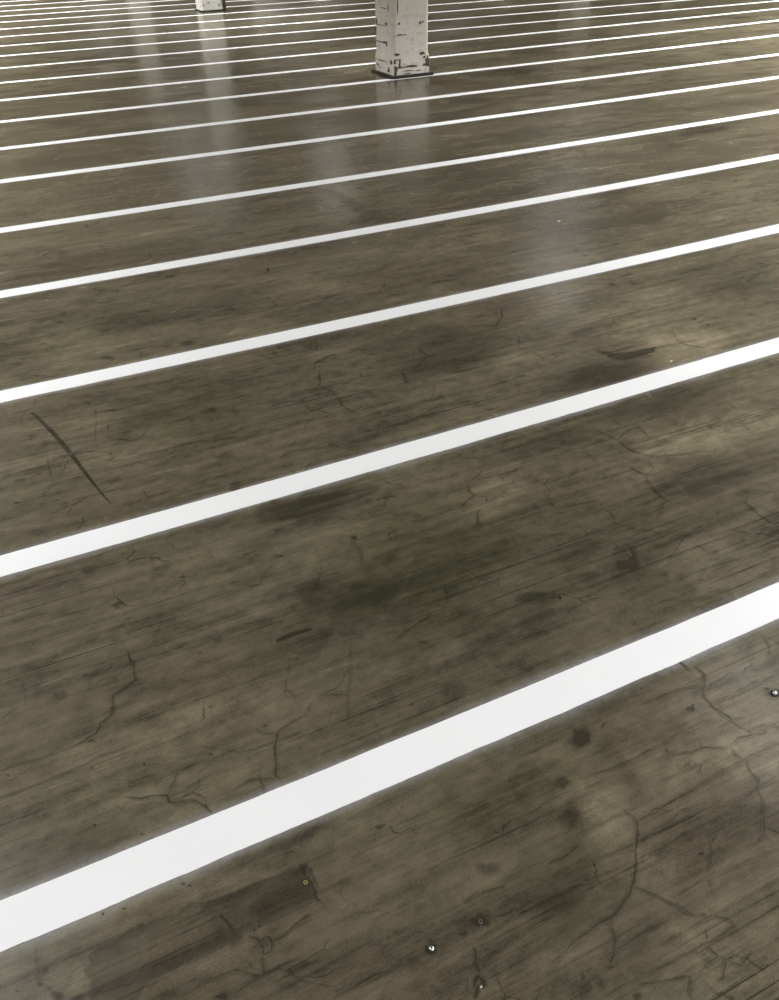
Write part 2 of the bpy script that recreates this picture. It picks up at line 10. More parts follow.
CRACKS = [[3.2,0.85,[[-0.0492,1.5226],[-0.0462,1.4844],[-0.0579,1.4545],[-0.0587,1.4304],[-0.116,1.4025],[-0.1303,1.3511],[-0.1534,1.3344],[-0.1685,1.3102],[-0.1956,1.3003],[-0.2297,1.2965]]],[2.4,0.4,[[-0.2297,1.2965],[-0.3008,1.2973],[-0.3463,1.3052],[-0.3755,1.3026]]],[2,0.6,[[-0.3796,1.2318],[-0.3191,1.2316],[-0.2377,1.2358],[-0.1814,1.2422],[-0.1158,1.2421]]],[2.4,0.75,[[-0.1433,1.1212],[-0.1122,1.1007],[-0.0814,1.0928],[-0.056,1.0824],[-0.0545,1.0648],[-0.0405,1.0567],[-0.0147,1.0489],[0.0023,1.0309],[0.0205,1.0026]]],[2,0.6,[[-0.0534,1.0845],[-0.0402,1.1052],[-0.0248,1.1257],[0.0165,1.132]]],[2,0.5,[[-0.1334,1.1063],[-0.1485,1.0906],[-0.1601,1.1076]]],[2,0.5,[[-0.0506,1.0779],[-0.0159,1.0796],[0.0166,1.0879],[0.049,1.094]]],[2.6,0.8,[[0.208,1.1391],[0.2019,1.1153],[0.1866,1.0925],[0.179,1.0523],[0.1641,1.0246],[0.1709,1.0105]]],[2,0.5,[[0.206,1.1331],[0.1731,1.1446],[0.1668,1.1631]]],[2,0.55,[[0.2089,1.1347],[0.2409,1.1435],[0.288,1.1518],[0.3022,1.1769]]],[2,0.6,[[0.1641,1.0246],[0.116,1.0397],[0.0743,1.0333]]],[2,0.45,[[0.038,1.1732],[0.111,1.1217],[0.1913,1.1104],[0.2532,1.1101]]],[1.6,0.3,[[0.4681,1.3229],[0.4172,1.2077],[0.3626,1.0913]]],[2,0.55,[[0.0535,1.2349],[0.0654,1.2446],[0.0694,1.2744],[0.0806,1.2949]]],[2,0.6,[[-0.0185,0.7931],[-0.0108,0.7693],[-0.0037,0.7501]]],[3,0.8,[[0.008,0.7396],[0.0269,0.723],[0.0315,0.7135],[0.0354,0.7019],[0.0333,0.6883],[0.0436,0.6906],[0.0492,0.7001],[0.0466,0.7113],[0.0386,0.7124],[0.0338,0.7051]]],[2.2,0.6,[[0.0499,0.7022],[0.0782,0.7061],[0.1057,0.7132],[0.135,0.7156]]],[2.2,0.5,[[0.0333,0.6883],[0.0252,0.6779],[0.022,0.6559],[0.014,0.6542]]],[2.6,0.7,[[0.1504,0.7901],[0.1565,0.7821],[0.1583,0.7591],[0.1549,0.7367],[0.157,0.7316]]],[2,0.45,[[0.0271,0.7237],[0.0312,0.7432]]],[2,0.5,[[0.3412,0.8206],[0.3426,0.7981],[0.3526,0.7909],[0.3786,0.7911],[0.379,0.7742]]],[2,0.5,[[0.3783,0.7905],[0.3937,0.7918]]],[2.4,0.5,[[-0.0831,0.691],[-0.0201,0.6843],[0.015,0.655],[0.0892,0.6542]]],[2,0.5,[[-0.0376,0.6483],[0.0146,0.6539]]],[2,0.4,[[0.0039,0.6199],[0.0956,0.6201],[0.2178,0.6267]]],[2.2,0.45,[[0.1128,0.568],[0.1987,0.5709],[0.2432,0.5623],[0.2826,0.56]]],[2.4,0.6,[[0.38,0.5378],[0.3668,0.5106],[0.3661,0.4875]]],[2.6,0.6,[[0.4299,0.6153],[0.4568,0.6129],[0.4875,0.6088]]],[3,0.6,[[0.4302,0.5681],[0.459,0.5624],[0.4899,0.5496],[0.5355,0.5487],[0.6039,0.548],[0.6407,0.5416]]],[2.4,0.6,[[0.5861,0.6071],[0.6146,0.6045],[0.662,0.6113]]],[2.2,0.5,[[0.4894,0.4563],[0.5279,0.4568],[0.6069,0.4736]]],[2,0.5,[[0.28,0.5144],[0.2901,0.4965]]],[2,0.5,[[0.3441,0.498],[0.3308,0.4779]]],[2.4,0.4,[[0.4003,0.6088],[0.4152,0.6161],[0.4388,0.6194]]],[2.2,0.4,[[0.3581,0.5445],[0.4385,0.5464],[0.5012,0.5604]]],[2,0.4,[[0.4302,0.5157],[0.498,0.5218],[0.5428,0.5202]]],[3.2,0.8,[[0.7929,0.637],[0.7959,0.604],[0.7671,0.5723],[0.7442,0.5478],[0.7161,0.5105],[0.684,0.488],[0.6347,0.4776],[0.5919,0.4702],[0.5547,0.4656],[0.5093,0.4591]]],[2.4,0.6,[[0.6347,0.4776],[0.6213,0.4562],[0.6164,0.4388],[0.5944,0.4155],[0.5765,0.4052]]],[2.6,0.65,[[0.7075,0.4983],[0.7408,0.4583],[0.7701,0.4154],[0.7796,0.4058]]],[2.2,0.55,[[0.7796,0.4058],[0.8251,0.3763],[0.823,0.3647],[0.7799,0.3607]]],[2.6,0.7,[[0.7718,0.3841],[0.7618,0.3666],[0.7551,0.3529],[0.7581,0.3374],[0.7229,0.3377]]],[2.6,0.7,[[0.7824,0.3258],[0.7641,0.3252],[0.7423,0.3081],[0.7296,0.3071]]],[2.4,0.6,[[0.6049,0.3642],[0.6276,0.3512],[0.6595,0.3428],[0.6904,0.3328],[0.6694,0.3029]]],[2.2,0.55,[[0.9242,0.5144],[0.8937,0.4993],[0.8693,0.4763],[0.8467,0.4588],[0.8356,0.4368]]],[2.4,0.75,[[1.0624,0.5294],[1.0382,0.5027],[1.015,0.4829],[0.9872,0.4691]]],[2,0.6,[[1.0211,0.486],[1.0335,0.4617]]],[2,0.5,[[0.8548,0.5694],[0.8855,0.5858],[0.9102,0.5836]]],[2.2,0.5,[[0.7578,0.3386],[0.7833,0.31],[0.8181,0.3172]]],[3,0.5,[[0.6307,0.5711],[0.7002,0.5724],[0.7675,0.5689],[0.8595,0.5671],[0.9457,0.5732]]],[3,0.55,[[0.7959,0.604],[0.8432,0.6052],[0.8964,0.6097],[1.0051,0.617]]],[2.4,0.45,[[0.6144,0.5485],[0.7285,0.5409],[0.8016,0.5377],[0.8907,0.5429]]],[3,0.45,[[0.7596,0.4518],[0.8432,0.4551],[0.9487,0.4439],[1.0107,0.44]]],[2.4,0.5,[[0.6225,0.3652],[0.6981,0.3653],[0.753,0.3636],[0.7883,0.3567]]],[2.4,0.45,[[0.6814,0.3956],[0.7891,0.3963],[0.8798,0.3941],[0.9613,0.3928]]],[2.2,0.4,[[0.568,0.4219],[0.6589,0.4254],[0.7277,0.4257]]],[3.2,0.95,[[1.1872,0.8679],[1.1869,0.8368],[1.1476,0.7957],[1.1384,0.759],[1.1464,0.7269],[1.157,0.6827]]],[2.4,0.8,[[1.157,0.6827],[1.162,0.6725],[1.2059,0.6703],[1.2084,0.6615],[1.1902,0.6548],[1.1444,0.6621],[1.1294,0.6659],[1.0968,0.6591]]],[2.4,0.75,[[1.0968,0.6591],[1.0616,0.6687],[1.0375,0.6819],[1.0111,0.6844],[0.9753,0.6925]]],[2,0.5,[[1.0373,0.6817],[1.0493,0.7048]]],[2.2,0.6,[[1.0334,0.6536],[1.0026,0.6473],[0.9869,0.6339]]],[2.4,0.6,[[1.0945,0.6567],[1.0899,0.6368],[1.1027,0.6161],[1.0863,0.5925],[1.0898,0.5707],[1.0731,0.5577]]],[2.4,0.7,[[1.067,0.5528],[1.0628,0.5368],[1.0549,0.5207]]],[2.4,0.6,[[1.1591,0.8951],[1.1649,0.8606]]],[2,0.6,[[1.2162,0.6692],[1.2282,0.648]]],[2,0.6,[[1.1649,0.7748],[1.1516,0.7443],[1.1457,0.7303]]],[2.4,0.6,[[1.1568,0.804],[1.2087,0.8097],[1.2555,0.8162]]],[2.4,0.6,[[1.1566,0.7998],[1.1979,0.7982],[1.2412,0.8013]]],[3,0.45,[[0.7492,0.7357],[0.8472,0.7234],[0.9315,0.7274],[1.0241,0.7319],[1.1152,0.734]]],[2.6,0.5,[[0.8086,0.6079],[0.9191,0.6125],[1.0067,0.6173],[1.1027,0.6199],[1.1992,0.6202]]],[2.4,0.55,[[1.0295,0.5529],[1.1373,0.561]]],[2.4,0.7,[[0.8719,0.8191],[0.8836,0.8273],[0.895,0.8257]]],[2,0.5,[[1.4037,0.8641],[1.3967,0.8377],[1.3696,0.8146]]],[2.2,0.45,[[1.1394,0.7616],[1.229,0.7664],[1.298,0.7728]]],[2.2,0.5,[[1.104,0.7079],[1.1579,0.7089],[1.1843,0.7053]]],[2.2,0.5,[[1.0818,0.6629],[1.1402,0.6606],[1.2403,0.6596]]],[2.2,0.4,[[0.9909,0.8341],[1.0928,0.833],[1.1663,0.817]]],[2.2,0.4,[[0.9016,0.6592],[0.9785,0.6542],[1.0593,0.6511]]],[2,0.4,[[1.1765,0.7595],[1.2521,0.7584],[1.3524,0.7667]]],[2.2,0.75,[[1.0699,1.7816],[1.0498,1.7377],[1.0542,1.7123],[1.0125,1.696],[0.9809,1.668]]],[2,0.6,[[1.1236,1.9469],[1.127,1.9099],[1.1736,1.8861]]],[1.8,0.6,[[1.0542,1.7123],[1.083,1.6902],[1.073,1.6574]]],[2,0.7,[[1.0284,1.6441],[0.9937,1.584],[0.9709,1.5762]]],[2.4,0.7,[[1.1287,1.7761],[1.1831,1.7705],[1.252,1.7707]]],[2,0.6,[[1.2438,1.587],[1.2743,1.6244],[1.283,1.6665],[1.3238,1.6804]]],[2,0.5,[[1.2439,1.5794],[1.2454,1.5277]]],[2,0.45,[[0.7852,1.3923],[0.748,1.3233]]],[1.8,0.55,[[1.1364,1.839],[1.1467,1.8241],[1.1211,1.7956],[1.0774,1.7865]]],[2.6,0.75,[[1.1129,1.3359],[1.1574,1.3362],[1.2007,1.334]]],[2.2,0.45,[[0.5876,1.2821],[0.6445,1.2926],[0.6983,1.3092]]],[2,0.4,[[1.2617,1.4679],[1.2601,1.4155],[1.248,1.365]]],[2,0.4,[[1.0138,1.5494],[1.1898,1.5478],[1.3894,1.5154]]],[2,0.4,[[0.6408,1.3933],[0.7608,1.3902],[0.8581,1.3959]]],[2,0.5,[[1.6335,1.8432],[1.6528,1.768],[1.6515,1.6973],[1.6869,1.6352],[1.7298,1.6221],[1.7953,1.5968],[1.852,1.5863]]],[2.4,0.8,[[1.6596,1.6152],[1.6504,1.5783],[1.6317,1.5622],[1.6042,1.5604],[1.5862,1.6153]]],[2,0.65,[[1.6056,1.5597],[1.5806,1.5258],[1.5719,1.46],[1.5722,1.4078]]],[2.2,0.65,[[1.7781,1.3041],[1.7695,1.2439],[1.772,1.2011],[1.7948,1.1897]]],[1.8,0.5,[[1.6528,1.768],[1.7249,1.8024],[1.7741,1.8092],[1.7596,1.7228]]],[2,0.55,[[1.5012,1.2638],[1.456,1.2346],[1.4199,1.2086],[1.3936,1.2155]]],[2,0.6,[[1.368,1.138],[1.3592,1.1199]]],[2,0.6,[[1.165,1.3421],[1.1981,1.3353]]],[1.8,0.4,[[1.7671,1.2967],[1.8054,1.3231],[1.8576,1.3259]]],[1.8,0.4,[[1.7926,1.8431],[1.7474,1.7761],[1.6556,1.758]]],[1.8,0.4,[[1.7314,1.6226],[1.7997,1.6425],[1.8715,1.6549]]],[2,0.4,[[1.4544,1.602],[1.5752,1.6036]]],[1.8,0.4,[[1.1936,1.1624],[1.1789,1.1269]]],[1.8,0.35,[[1.2632,1.1279],[1.4387,1.1302],[1.5923,1.1193]]],[2,0.75,[[0.9134,2.7238],[0.8914,2.6505],[0.8679,2.6043],[0.8942,2.534],[0.8947,2.4564],[0.8896,2.4059],[0.9269,2.3348]]],[1.8,0.6,[[1.0348,2.7746],[1.0504,2.7444],[1.0597,2.6969]]],[1.6,0.5,[[0.8407,2.5286],[0.8366,2.4966],[0.8023,2.4806]]],[1.8,0.45,[[0.2826,2.4308],[0.4152,2.4103],[0.5323,2.3607]]],[1.8,0.5,[[0.7292,2.2404],[0.7881,2.1462],[0.8688,2.1318],[0.913,2.1661],[0.9646,2.2371]]],[1.6,0.45,[[0.3228,2.6054],[0.3813,2.6153]]],[1.6,0.5,[[0.9556,2.9491],[0.9542,2.8969]]],[1.5,0.45,[[0.9108,2.6349],[0.9478,2.5791],[0.9769,2.619]]],[1.5,0.4,[[0.9411,2.5114],[1.0159,2.4903],[1.0352,2.411]]],[1.5,0.4,[[0.611,2.6735],[0.5985,2.6195]]],[1.5,0.4,[[1.4196,3.5039],[1.4226,3.4731]]],[1.6,0.6,[[1.3627,2.7215],[1.3532,2.6201],[1.4102,2.6269]]],[1.6,0.55,[[1.3532,2.6201],[1.2765,2.5722]]],[1.6,0.5,[[1.2065,2.5711],[1.1973,2.5045],[1.1699,2.4595]]],[1.6,0.55,[[1.2583,2.402],[1.2612,2.3774],[1.208,2.3049]]],[1.8,0.75,[[1.8871,2.9218],[1.8332,2.8222],[1.7568,2.7406],[1.7191,2.7756],[1.6266,2.7956]]],[1.8,0.6,[[1.8007,2.6738],[1.7862,2.6099],[1.7336,2.5269],[1.7582,2.4858],[1.7697,2.3903]]],[1.8,0.5,[[0.9564,2.2192],[1.05,2.201],[1.2034,2.2549],[1.362,2.2254]]],[1.8,0.6,[[1.3788,2.4568],[1.4587,2.4531],[1.547,2.4427]]],[1.6,0.4,[[1.7526,2.7404],[1.7453,2.6536],[1.7967,2.6714]]],[1.4,0.5,[[1.5496,3.478],[1.5016,3.3733],[1.5639,3.3682]]],[1.6,0.4,[[1.5047,2.177],[1.5604,2.2436]]],[1.4,0.4,[[1.9669,3.3887],[1.9918,3.4538]]],[1.5,0.4,[[1.7649,3.2887],[1.7335,3.3346],[1.6449,3.2681]]],[1.6,0.6,[[2.402,2.3641],[2.3596,2.2753],[2.3585,2.2197],[2.4168,2.163],[2.4682,2.1862]]],[1.4,0.5,[[2.2808,2.6147],[2.2208,2.5158]]],[1.4,0.45,[[2.6506,2.594],[2.6671,2.5464]]],[1.4,0.4,[[2.2083,2.4653],[2.1386,2.4573]]],[1.4,0.4,[[3.3117,2.7829],[3.3128,2.7508]]],[1.4,0.4,[[2.1253,2.5664],[2.1951,2.5881],[2.2808,2.6147]]],[1.4,0.4,[[2.709,2.8373],[2.8235,2.8486]]],[2,0.8,[[2.0135,2.3262],[2.0445,2.3049],[2.1377,2.3095],[2.2337,2.3127]]],[1.6,0.7,[[2.0784,2.2669],[2.1551,2.2673],[2.2269,2.2606]]],[1.6,0.7,[[2.0688,2.2419],[2.1448,2.2422],[2.2126,2.2372]]],[1.6,0.7,[[2.0329,2.2409],[2.1234,2.2283],[2.1747,2.2165]]],[1.6,0.5,[[2.2269,2.2606],[2.3485,2.2492],[2.4974,2.2352]]],[2,0.65,[[0.066,2.5696],[0.0932,2.574],[0.132,2.5359],[0.1794,2.5484],[0.2223,2.6255]]],[1.8,0.5,[[0.0518,2.6211],[0.0771,2.5822]]],[1.8,0.5,[[0.1794,2.5484],[0.2101,2.5033]]],[1.6,0.45,[[0.0519,2.8365],[0.0421,2.7376],[0.0165,2.5948]]],[1.8,0.5,[[-0.1462,2.5779],[-0.1498,2.4848],[-0.1502,2.4163]]],[2,0.5,[[-0.1474,2.5237],[-0.1029,2.5455],[-0.0432,2.5423],[0.0159,2.5304]]],[2,0.55,[[-0.0852,2.1689],[-0.0865,2.1279],[-0.1096,2.0962]]],[1.8,0.5,[[0.1129,2.2271],[0.1181,2.1701],[0.1464,2.1773]]],[1.8,0.45,[[0.2371,2.607],[0.3212,2.5983],[0.3932,2.5875]]],[2,0.45,[[-0.1251,2.1861],[-0.1064,2.2396],[-0.0572,2.262]]],[1.8,0.5,[[0.0771,2.6921],[0.0692,2.6423]]],[1.8,0.4,[[0.1684,2.799],[0.1644,2.7349]]],[1.8,0.45,[[-0.3048,2.5048],[-0.225,2.5163],[-0.1481,2.5106]]],[2.4,0.6,[[-0.3378,1.9442],[-0.2847,1.9453],[-0.2519,1.9522]]],[2,0.4,[[-0.199,1.8619],[-0.1723,1.8621]]],[1.6,0.4,[[-0.1477,3.2319],[-0.0574,3.1658],[-0.0339,3.2016]]],[1.6,0.4,[[0.0548,3.2747],[0.1562,3.2421]]],[1.6,0.4,[[0.2958,3.2315],[0.2853,3.1542]]],[1.8,0.5,[[0.1284,1.7493],[0.1328,1.7198],[0.1069,1.6924]]],[1.8,0.4,[[0.6169,1.6856],[0.6272,1.6201],[0.6024,1.5697]]],[1.8,0.4,[[0.5028,1.6192],[0.4703,1.5658],[0.4483,1.5232]]],[1.8,0.4,[[0.5667,2.1811],[0.6072,2.2153],[0.6836,2.2043],[0.7991,2.1667]]]]
PATCHES = [[0.5,[[0.1573,0.8088],[0.1513,0.8095],[0.1055,0.8138],[0.0703,0.8177],[0.0366,0.8188],[0.0034,0.8198],[-0.0271,0.8219],[-0.0384,0.8232],[-0.0426,0.8293],[-0.0538,0.8306],[-0.0654,0.8382],[-0.0744,0.8322],[-0.0856,0.8334],[-0.0911,0.8258],[-0.1143,0.8309],[-0.1416,0.8339],[-0.1498,0.8299],[-0.1538,0.8378],[-0.1629,0.8381],[-0.17,0.8297],[-0.1753,0.8401],[-0.1857,0.8332],[-0.212,0.8264],[-0.242,0.8274],[-0.2553,0.8206],[-0.2502,0.807],[-0.2649,0.8011],[-0.2544,0.778],[-0.259,0.7695],[-0.256,0.7436],[-0.2552,0.7261],[-0.2023,0.7009],[-0.16,0.742],[-0.1162,0.7393],[-0.077,0.7373],[-0.0441,0.7366],[0.0028,0.7373],[0.0303,0.7339],[0.0596,0.7356],[0.0889,0.7356],[0.1185,0.7356],[0.1543,0.735],[0.1565,0.757],[0.1571,0.7803],[0.1504,0.7901]]],[0.15,[[0.1573,0.8088],[0.1513,0.8095],[0.1055,0.8138],[0.0703,0.8177],[0.0366,0.8188],[0.0034,0.8198],[-0.0271,0.8219],[-0.0496,0.8244],[-0.0493,0.8181],[0.0043,0.809],[0.0667,0.8065],[0.1123,0.804],[0.1426,0.8026],[0.1486,0.7909]]],[0.12,[[0.1583,0.8061],[0.1571,0.7803],[0.1565,0.757],[0.1398,0.7502],[0.0937,0.7496],[0.0569,0.751],[0.032,0.771],[0.0632,0.7954],[0.1023,0.8044],[0.1349,0.8041]]],[0.14,[[-0.256,0.7436],[-0.2124,0.7403],[-0.16,0.742],[-0.077,0.7373],[0.0028,0.7373],[0.0015,0.7457],[-0.0777,0.7489],[-0.1577,0.7536],[-0.2269,0.756],[-0.2573,0.7581]]],[1.2,[[-0.175,2.9127],[-0.1649,2.9059],[-0.1505,2.8677],[-0.1343,2.8162],[-0.1185,2.7645],[-0.1033,2.711],[-0.0891,2.6546],[-0.0754,2.5969],[-0.0629,2.5355],[-0.051,2.4734],[-0.0395,2.4125],[-0.0284,2.3534],[-0.0174,2.2978],[-0.0063,2.2459],[0.0068,2.1908],[-0.0096,2.2452],[-0.0212,2.2935],[-0.0343,2.3462],[-0.0472,2.404],[-0.0599,2.4658],[-0.0737,2.5286],[-0.0883,2.5906],[-0.1031,2.6515],[-0.1173,2.7091],[-0.1323,2.7654],[-0.1474,2.8261],[-0.1603,2.8775]]],[1.1,[[0.2942,1.397],[0.2952,1.4042],[0.317,1.4088],[0.3443,1.409],[0.3713,1.4075],[0.39,1.4022],[0.3864,1.3961],[0.3641,1.3954],[0.3397,1.3958],[0.3143,1.3929]]],[0.4,[[1.8307,5.0679],[1.8767,5.0416],[1.9041,4.8494],[1.9162,4.698],[1.9359,4.571],[1.9786,4.4131],[1.9627,4.3357],[1.8855,4.2948],[1.8457,4.3799],[1.8586,4.5468],[1.8644,4.7038],[1.8536,4.8781]]],[0.75,[[1.9929,2.3524],[2.0362,2.3297],[2.0518,2.2909],[2.1134,2.279],[2.177,2.2816],[2.2396,2.2695],[2.1994,2.2339],[2.1205,2.2248],[2.0506,2.2316],[2.0136,2.2609]]],[0.35,[[0.4029,1.9265],[0.4304,1.9522],[0.4751,1.9585],[0.551,1.9377],[0.6457,1.9195],[0.7047,1.8957],[0.7474,1.8982],[0.7849,1.9036],[0.8056,1.887],[0.756,1.8699],[0.6925,1.8665],[0.6227,1.8612],[0.5405,1.863],[0.4769,1.8672],[0.4105,1.8895]]],[0.2,[[0.4093,1.5601],[0.4297,1.5679],[0.4585,1.5581],[0.4617,1.5431],[0.4384,1.5281],[0.4205,1.5109],[0.4021,1.5157]]],[0.35,[[0.7895,0.8253],[0.8104,0.8358],[0.8345,0.8391],[0.8405,0.8212],[0.8301,0.7997],[0.8128,0.7908],[0.7926,0.8035]]],[0.4,[[5.0306,5.1949],[5.169,5.2342],[5.2774,5.1265],[5.2258,4.9958],[5.0772,4.9678],[5.0031,5.0517],[4.8484,4.9907],[4.7841,5.0294]]],[0.35,[[1.6573,1.4329],[1.6709,1.4619],[1.7139,1.4645],[1.7874,1.4458],[1.86,1.434],[1.9107,1.4208],[1.8498,1.4019],[1.7804,1.3945],[1.7301,1.3844],[1.6851,1.4012]]]]
POINTS = {"stud":[0.3076,0.5658],"edge_stud":[1.292,0.7225],"ring":[0.1448,0.7776],"hole":[0.4108,0.5695],"hole_b":[0.3566,0.4796],"chip":[2.204,2.1367],"chip_b":[2.8083,3.7901],"chip_c":[4.0427,4.6894],"chip_d":[0.3782,0.5292]}
FRONT = [[4.023,0.499,4.053,0.497,0.032],[4.267,0.493,4.297,0.491,0.029],[4.301,0.5,4.322,0.499,0.023],[4.017,0.401,4.067,0.398,0.013],[4.059,0.4,4.128,0.395,0.006],[4.187,0.347,4.194,0.346,0.023],[4.186,0.26,4.193,0.26,0.015],[3.977,0.223,4.038,0.218,0.033],[4.278,0.216,4.339,0.211,0.03],[4.274,0.207,4.295,0.205,0.028],[3.98,0.178,4.073,0.17,0.01],[4.337,0.11,4.378,0.107,0.041],[4.36,0.149,4.379,0.147,0.076],[4.019,0.107,4.231,0.089,0.013],[4.005,0.098,4.075,0.092,0.015],[4.16,0.101,4.255,0.093,0.011],[3.972,0.078,4.012,0.074,0.094],[4.077,0.068,4.195,0.058,0.009],[4.083,0.042,4.177,0.034,0.008],[4.219,0.059,4.291,0.053,0.007],[4.023,0.116,4.051,0.113,0.047],[4.018,0.655,4.029,0.654,0.138],[4.309,0.176,4.344,0.174,0.022],[4.34,0.127,4.392,0.123,0.085],[4.303,0.106,4.375,0.1,0.031],[3.964,0.153,3.997,0.15,0.048],[3.969,0.054,4.004,0.051,0.075],[4.113,0.113,4.255,0.101,0.011],[4.029,0.152,4.057,0.15,0.056]]
SIDE = [[8.612,0.64,8.59,0.642,0.079],[8.912,0.487,8.881,0.49,0.066],[8.924,0.46,8.77,0.474,0.009],[8.694,0.485,8.614,0.492,0.023],[8.873,0.457,8.62,0.479,0.006],[8.925,0.122,8.664,0.153,0.011],[8.964,0.297,8.704,0.323,0.01],[8.756,0.309,8.629,0.322,0.022],[8.928,0.086,8.874,0.092,0.024],[8.667,0.304,8.642,0.307,0.074],[8.785,0.619,8.636,0.63,0.009],[8.926,0.408,8.91,0.409,0.075],[8.579,0.142,8.519,0.149,0.047],[8.644,0.063,8.593,0.07,0.057]]
FRONT2 = [[3.93,0.103,3.952,0.102,0.048],[4.018,0.139,4.061,0.136,0.018],[4.206,0.097,4.232,0.096,0.039],[3.879,0.091,3.893,0.09,0.021]]

random.seed(7)
rng = np.random.default_rng(11)
S = bpy.context.scene
COL = S.collection
H = 3.4                       # ceiling height
EYE = 1.5                     # height of the viewer

# ------------------------------------------------------------------ helpers
def tag(o, label=None, cat=None, group=None, kind=None):
    if label: o['label'] = label
    if cat: o['category'] = cat
    if group: o['group'] = group
    if kind: o['kind'] = kind
    return o

def empty(name, loc, label, cat, group=None):
    o = bpy.data.objects.new(name, None)
    o.empty_display_size = .1
    COL.objects.link(o)
    o.location = loc
    return tag(o, label, cat, group)

def mesh_obj(name, verts, faces, mats, parent=None, fmat=None, smooth=False):
    me = bpy.data.meshes.new(name)
    me.from_pydata([tuple(v) for v in verts], [], faces)
    for m in (mats if isinstance(mats, (list, tuple)) else [mats]):
        me.materials.append(m)
    if fmat is not None:
        me.polygons.foreach_set('material_index', fmat)
    if smooth:
        me.polygons.foreach_set('use_smooth', [True] * len(me.polygons))
    me.update()
    o = bpy.data.objects.new(name, me)
    COL.objects.link(o)
    if parent: o.parent = parent
    return o

def bm_obj(name, bm, mats, parent=None, smooth=False):
    bmesh.ops.recalc_face_normals(bm, faces=bm.faces)
    me = bpy.data.meshes.new(name)
    bm.to_mesh(me); bm.free()
    for m in (mats if isinstance(mats, (list, tuple)) else [mats]):
        me.materials.append(m)
    if smooth:
        me.polygons.foreach_set('use_smooth', [True] * len(me.polygons))
    o = bpy.data.objects.new(name, me)
    COL.objects.link(o)
    if parent: o.parent = parent
    return o

def add_box(bm, x0, x1, y0, y1, z0, z1, mi=0):
    vs = [bm.verts.new((x, y, z)) for z in (z0, z1) for x, y in ((x0, y0), (x1, y0), (x1, y1), (x0, y1))]
    for f in ((3, 2, 1, 0), (4, 5, 6, 7), (0, 1, 5, 4), (1, 2, 6, 5), (2, 3, 7, 6), (3, 0, 4, 7)):
        bm.faces.new([vs[i] for i in f]).material_index = mi

def add_lathe(bm, prof, seg=24, cx=0, cy=0):
    rings = []
    for r, z in prof:
        rings.append([bm.verts.new((cx + r * math.cos(2 * math.pi * i / seg), cy + r * math.sin(2 * math.pi * i / seg), z)) for i in range(seg)])
    for a, b in zip(rings, rings[1:]):
        for i in range(seg):
            j = (i + 1) % seg
            bm.faces.new((a[i], a[j], b[j], b[i]))
    bm.faces.new(rings[-1]); bm.faces.new(rings[0][::-1])

# ------------------------------------------------------------------ node helpers
class NT:
    def __init__(s, name):
        s.m = bpy.data.materials.new(name); s.m.use_nodes = True
        s.t = s.m.node_tree; s.t.nodes.clear()
    def n(s, kind, **kw):
        nd = s.t.nodes.new(kind)
        for k, v in kw.items(): setattr(nd, k, v)
        return nd
    def l(s, a, b): s.t.links.new(a, b)
    def put(s, v, sock):
        if isinstance(v, bpy.types.NodeSocket): s.l(v, sock)
        else: sock.default_value = v
    def math(s, op, a, b=0.0, c=None, clamp=False):
        nd = s.n('ShaderNodeMath', operation=op, use_clamp=clamp)
        s.put(a, nd.inputs[0]); s.put(b, nd.inputs[1])
        if c is not None: s.put(c, nd.inputs[2])
        return nd.outputs[0]
    def mix(s, fac, a, b, blend='MIX'):
        nd = s.n('ShaderNodeMix', data_type='RGBA', blend_type=blend)
        s.put(fac, nd.inputs[0]); s.put(a, nd.inputs[6]); s.put(b, nd.inputs[7])
        return nd.outputs[2]
    def rng(s, v, a, b, c=0.0, d=1.0):
        nd = s.n('ShaderNodeMapRange'); nd.clamp = True
        s.put(v, nd.inputs[0])
        for i, q in enumerate((a, b, c, d)): nd.inputs[i + 1].default_value = q
        return nd.outputs[0]
    def mapping(s, vec, scale, rot=(0, 0, 0), loc=(0, 0, 0)):
        nd = s.n('ShaderNodeMapping')
        nd.inputs['Scale'].default_value = scale; nd.inputs['Rotation'].default_value = rot; nd.inputs['Location'].default_value = loc
        s.l(vec, nd.inputs[0]); return nd.outputs[0]
    def noise(s, vec, scale, detail=4, rough=.55, dist=0.0):
        nd = s.n('ShaderNodeTexNoise')
        nd.inputs['Scale'].default_value = scale; nd.inputs['Detail'].default_value = detail
        nd.inputs['Roughness'].default_value = rough; nd.inputs['Distortion'].default_value = dist
        s.l(vec, nd.inputs['Vector']); return nd.outputs[0]
    def bsdf(s, col, rough, spec=.5, bump=None, bstr=.1, bdist=.01, **kw):
        b = s.n('ShaderNodeBsdfPrincipled')
        s.put(col, b.inputs['Base Color']); s.put(rough, b.inputs['Roughness'])
        b.inputs['Specular IOR Level'].default_value = spec
        for k, v in kw.items(): s.put(v, b.inputs[k.replace('_', ' ')])
        if bump is not None:
            bn = s.n('ShaderNodeBump'); bn.inputs['Strength'].default_value = bstr; bn.inputs['Distance'].default_value = bdist
            s.l(bump, bn.inputs['Height']); s.l(bn.outputs[0], b.inputs['Normal'])
        o = s.n('ShaderNodeOutputMaterial'); s.l(b.outputs[0], o.inputs[0])
        return s.m

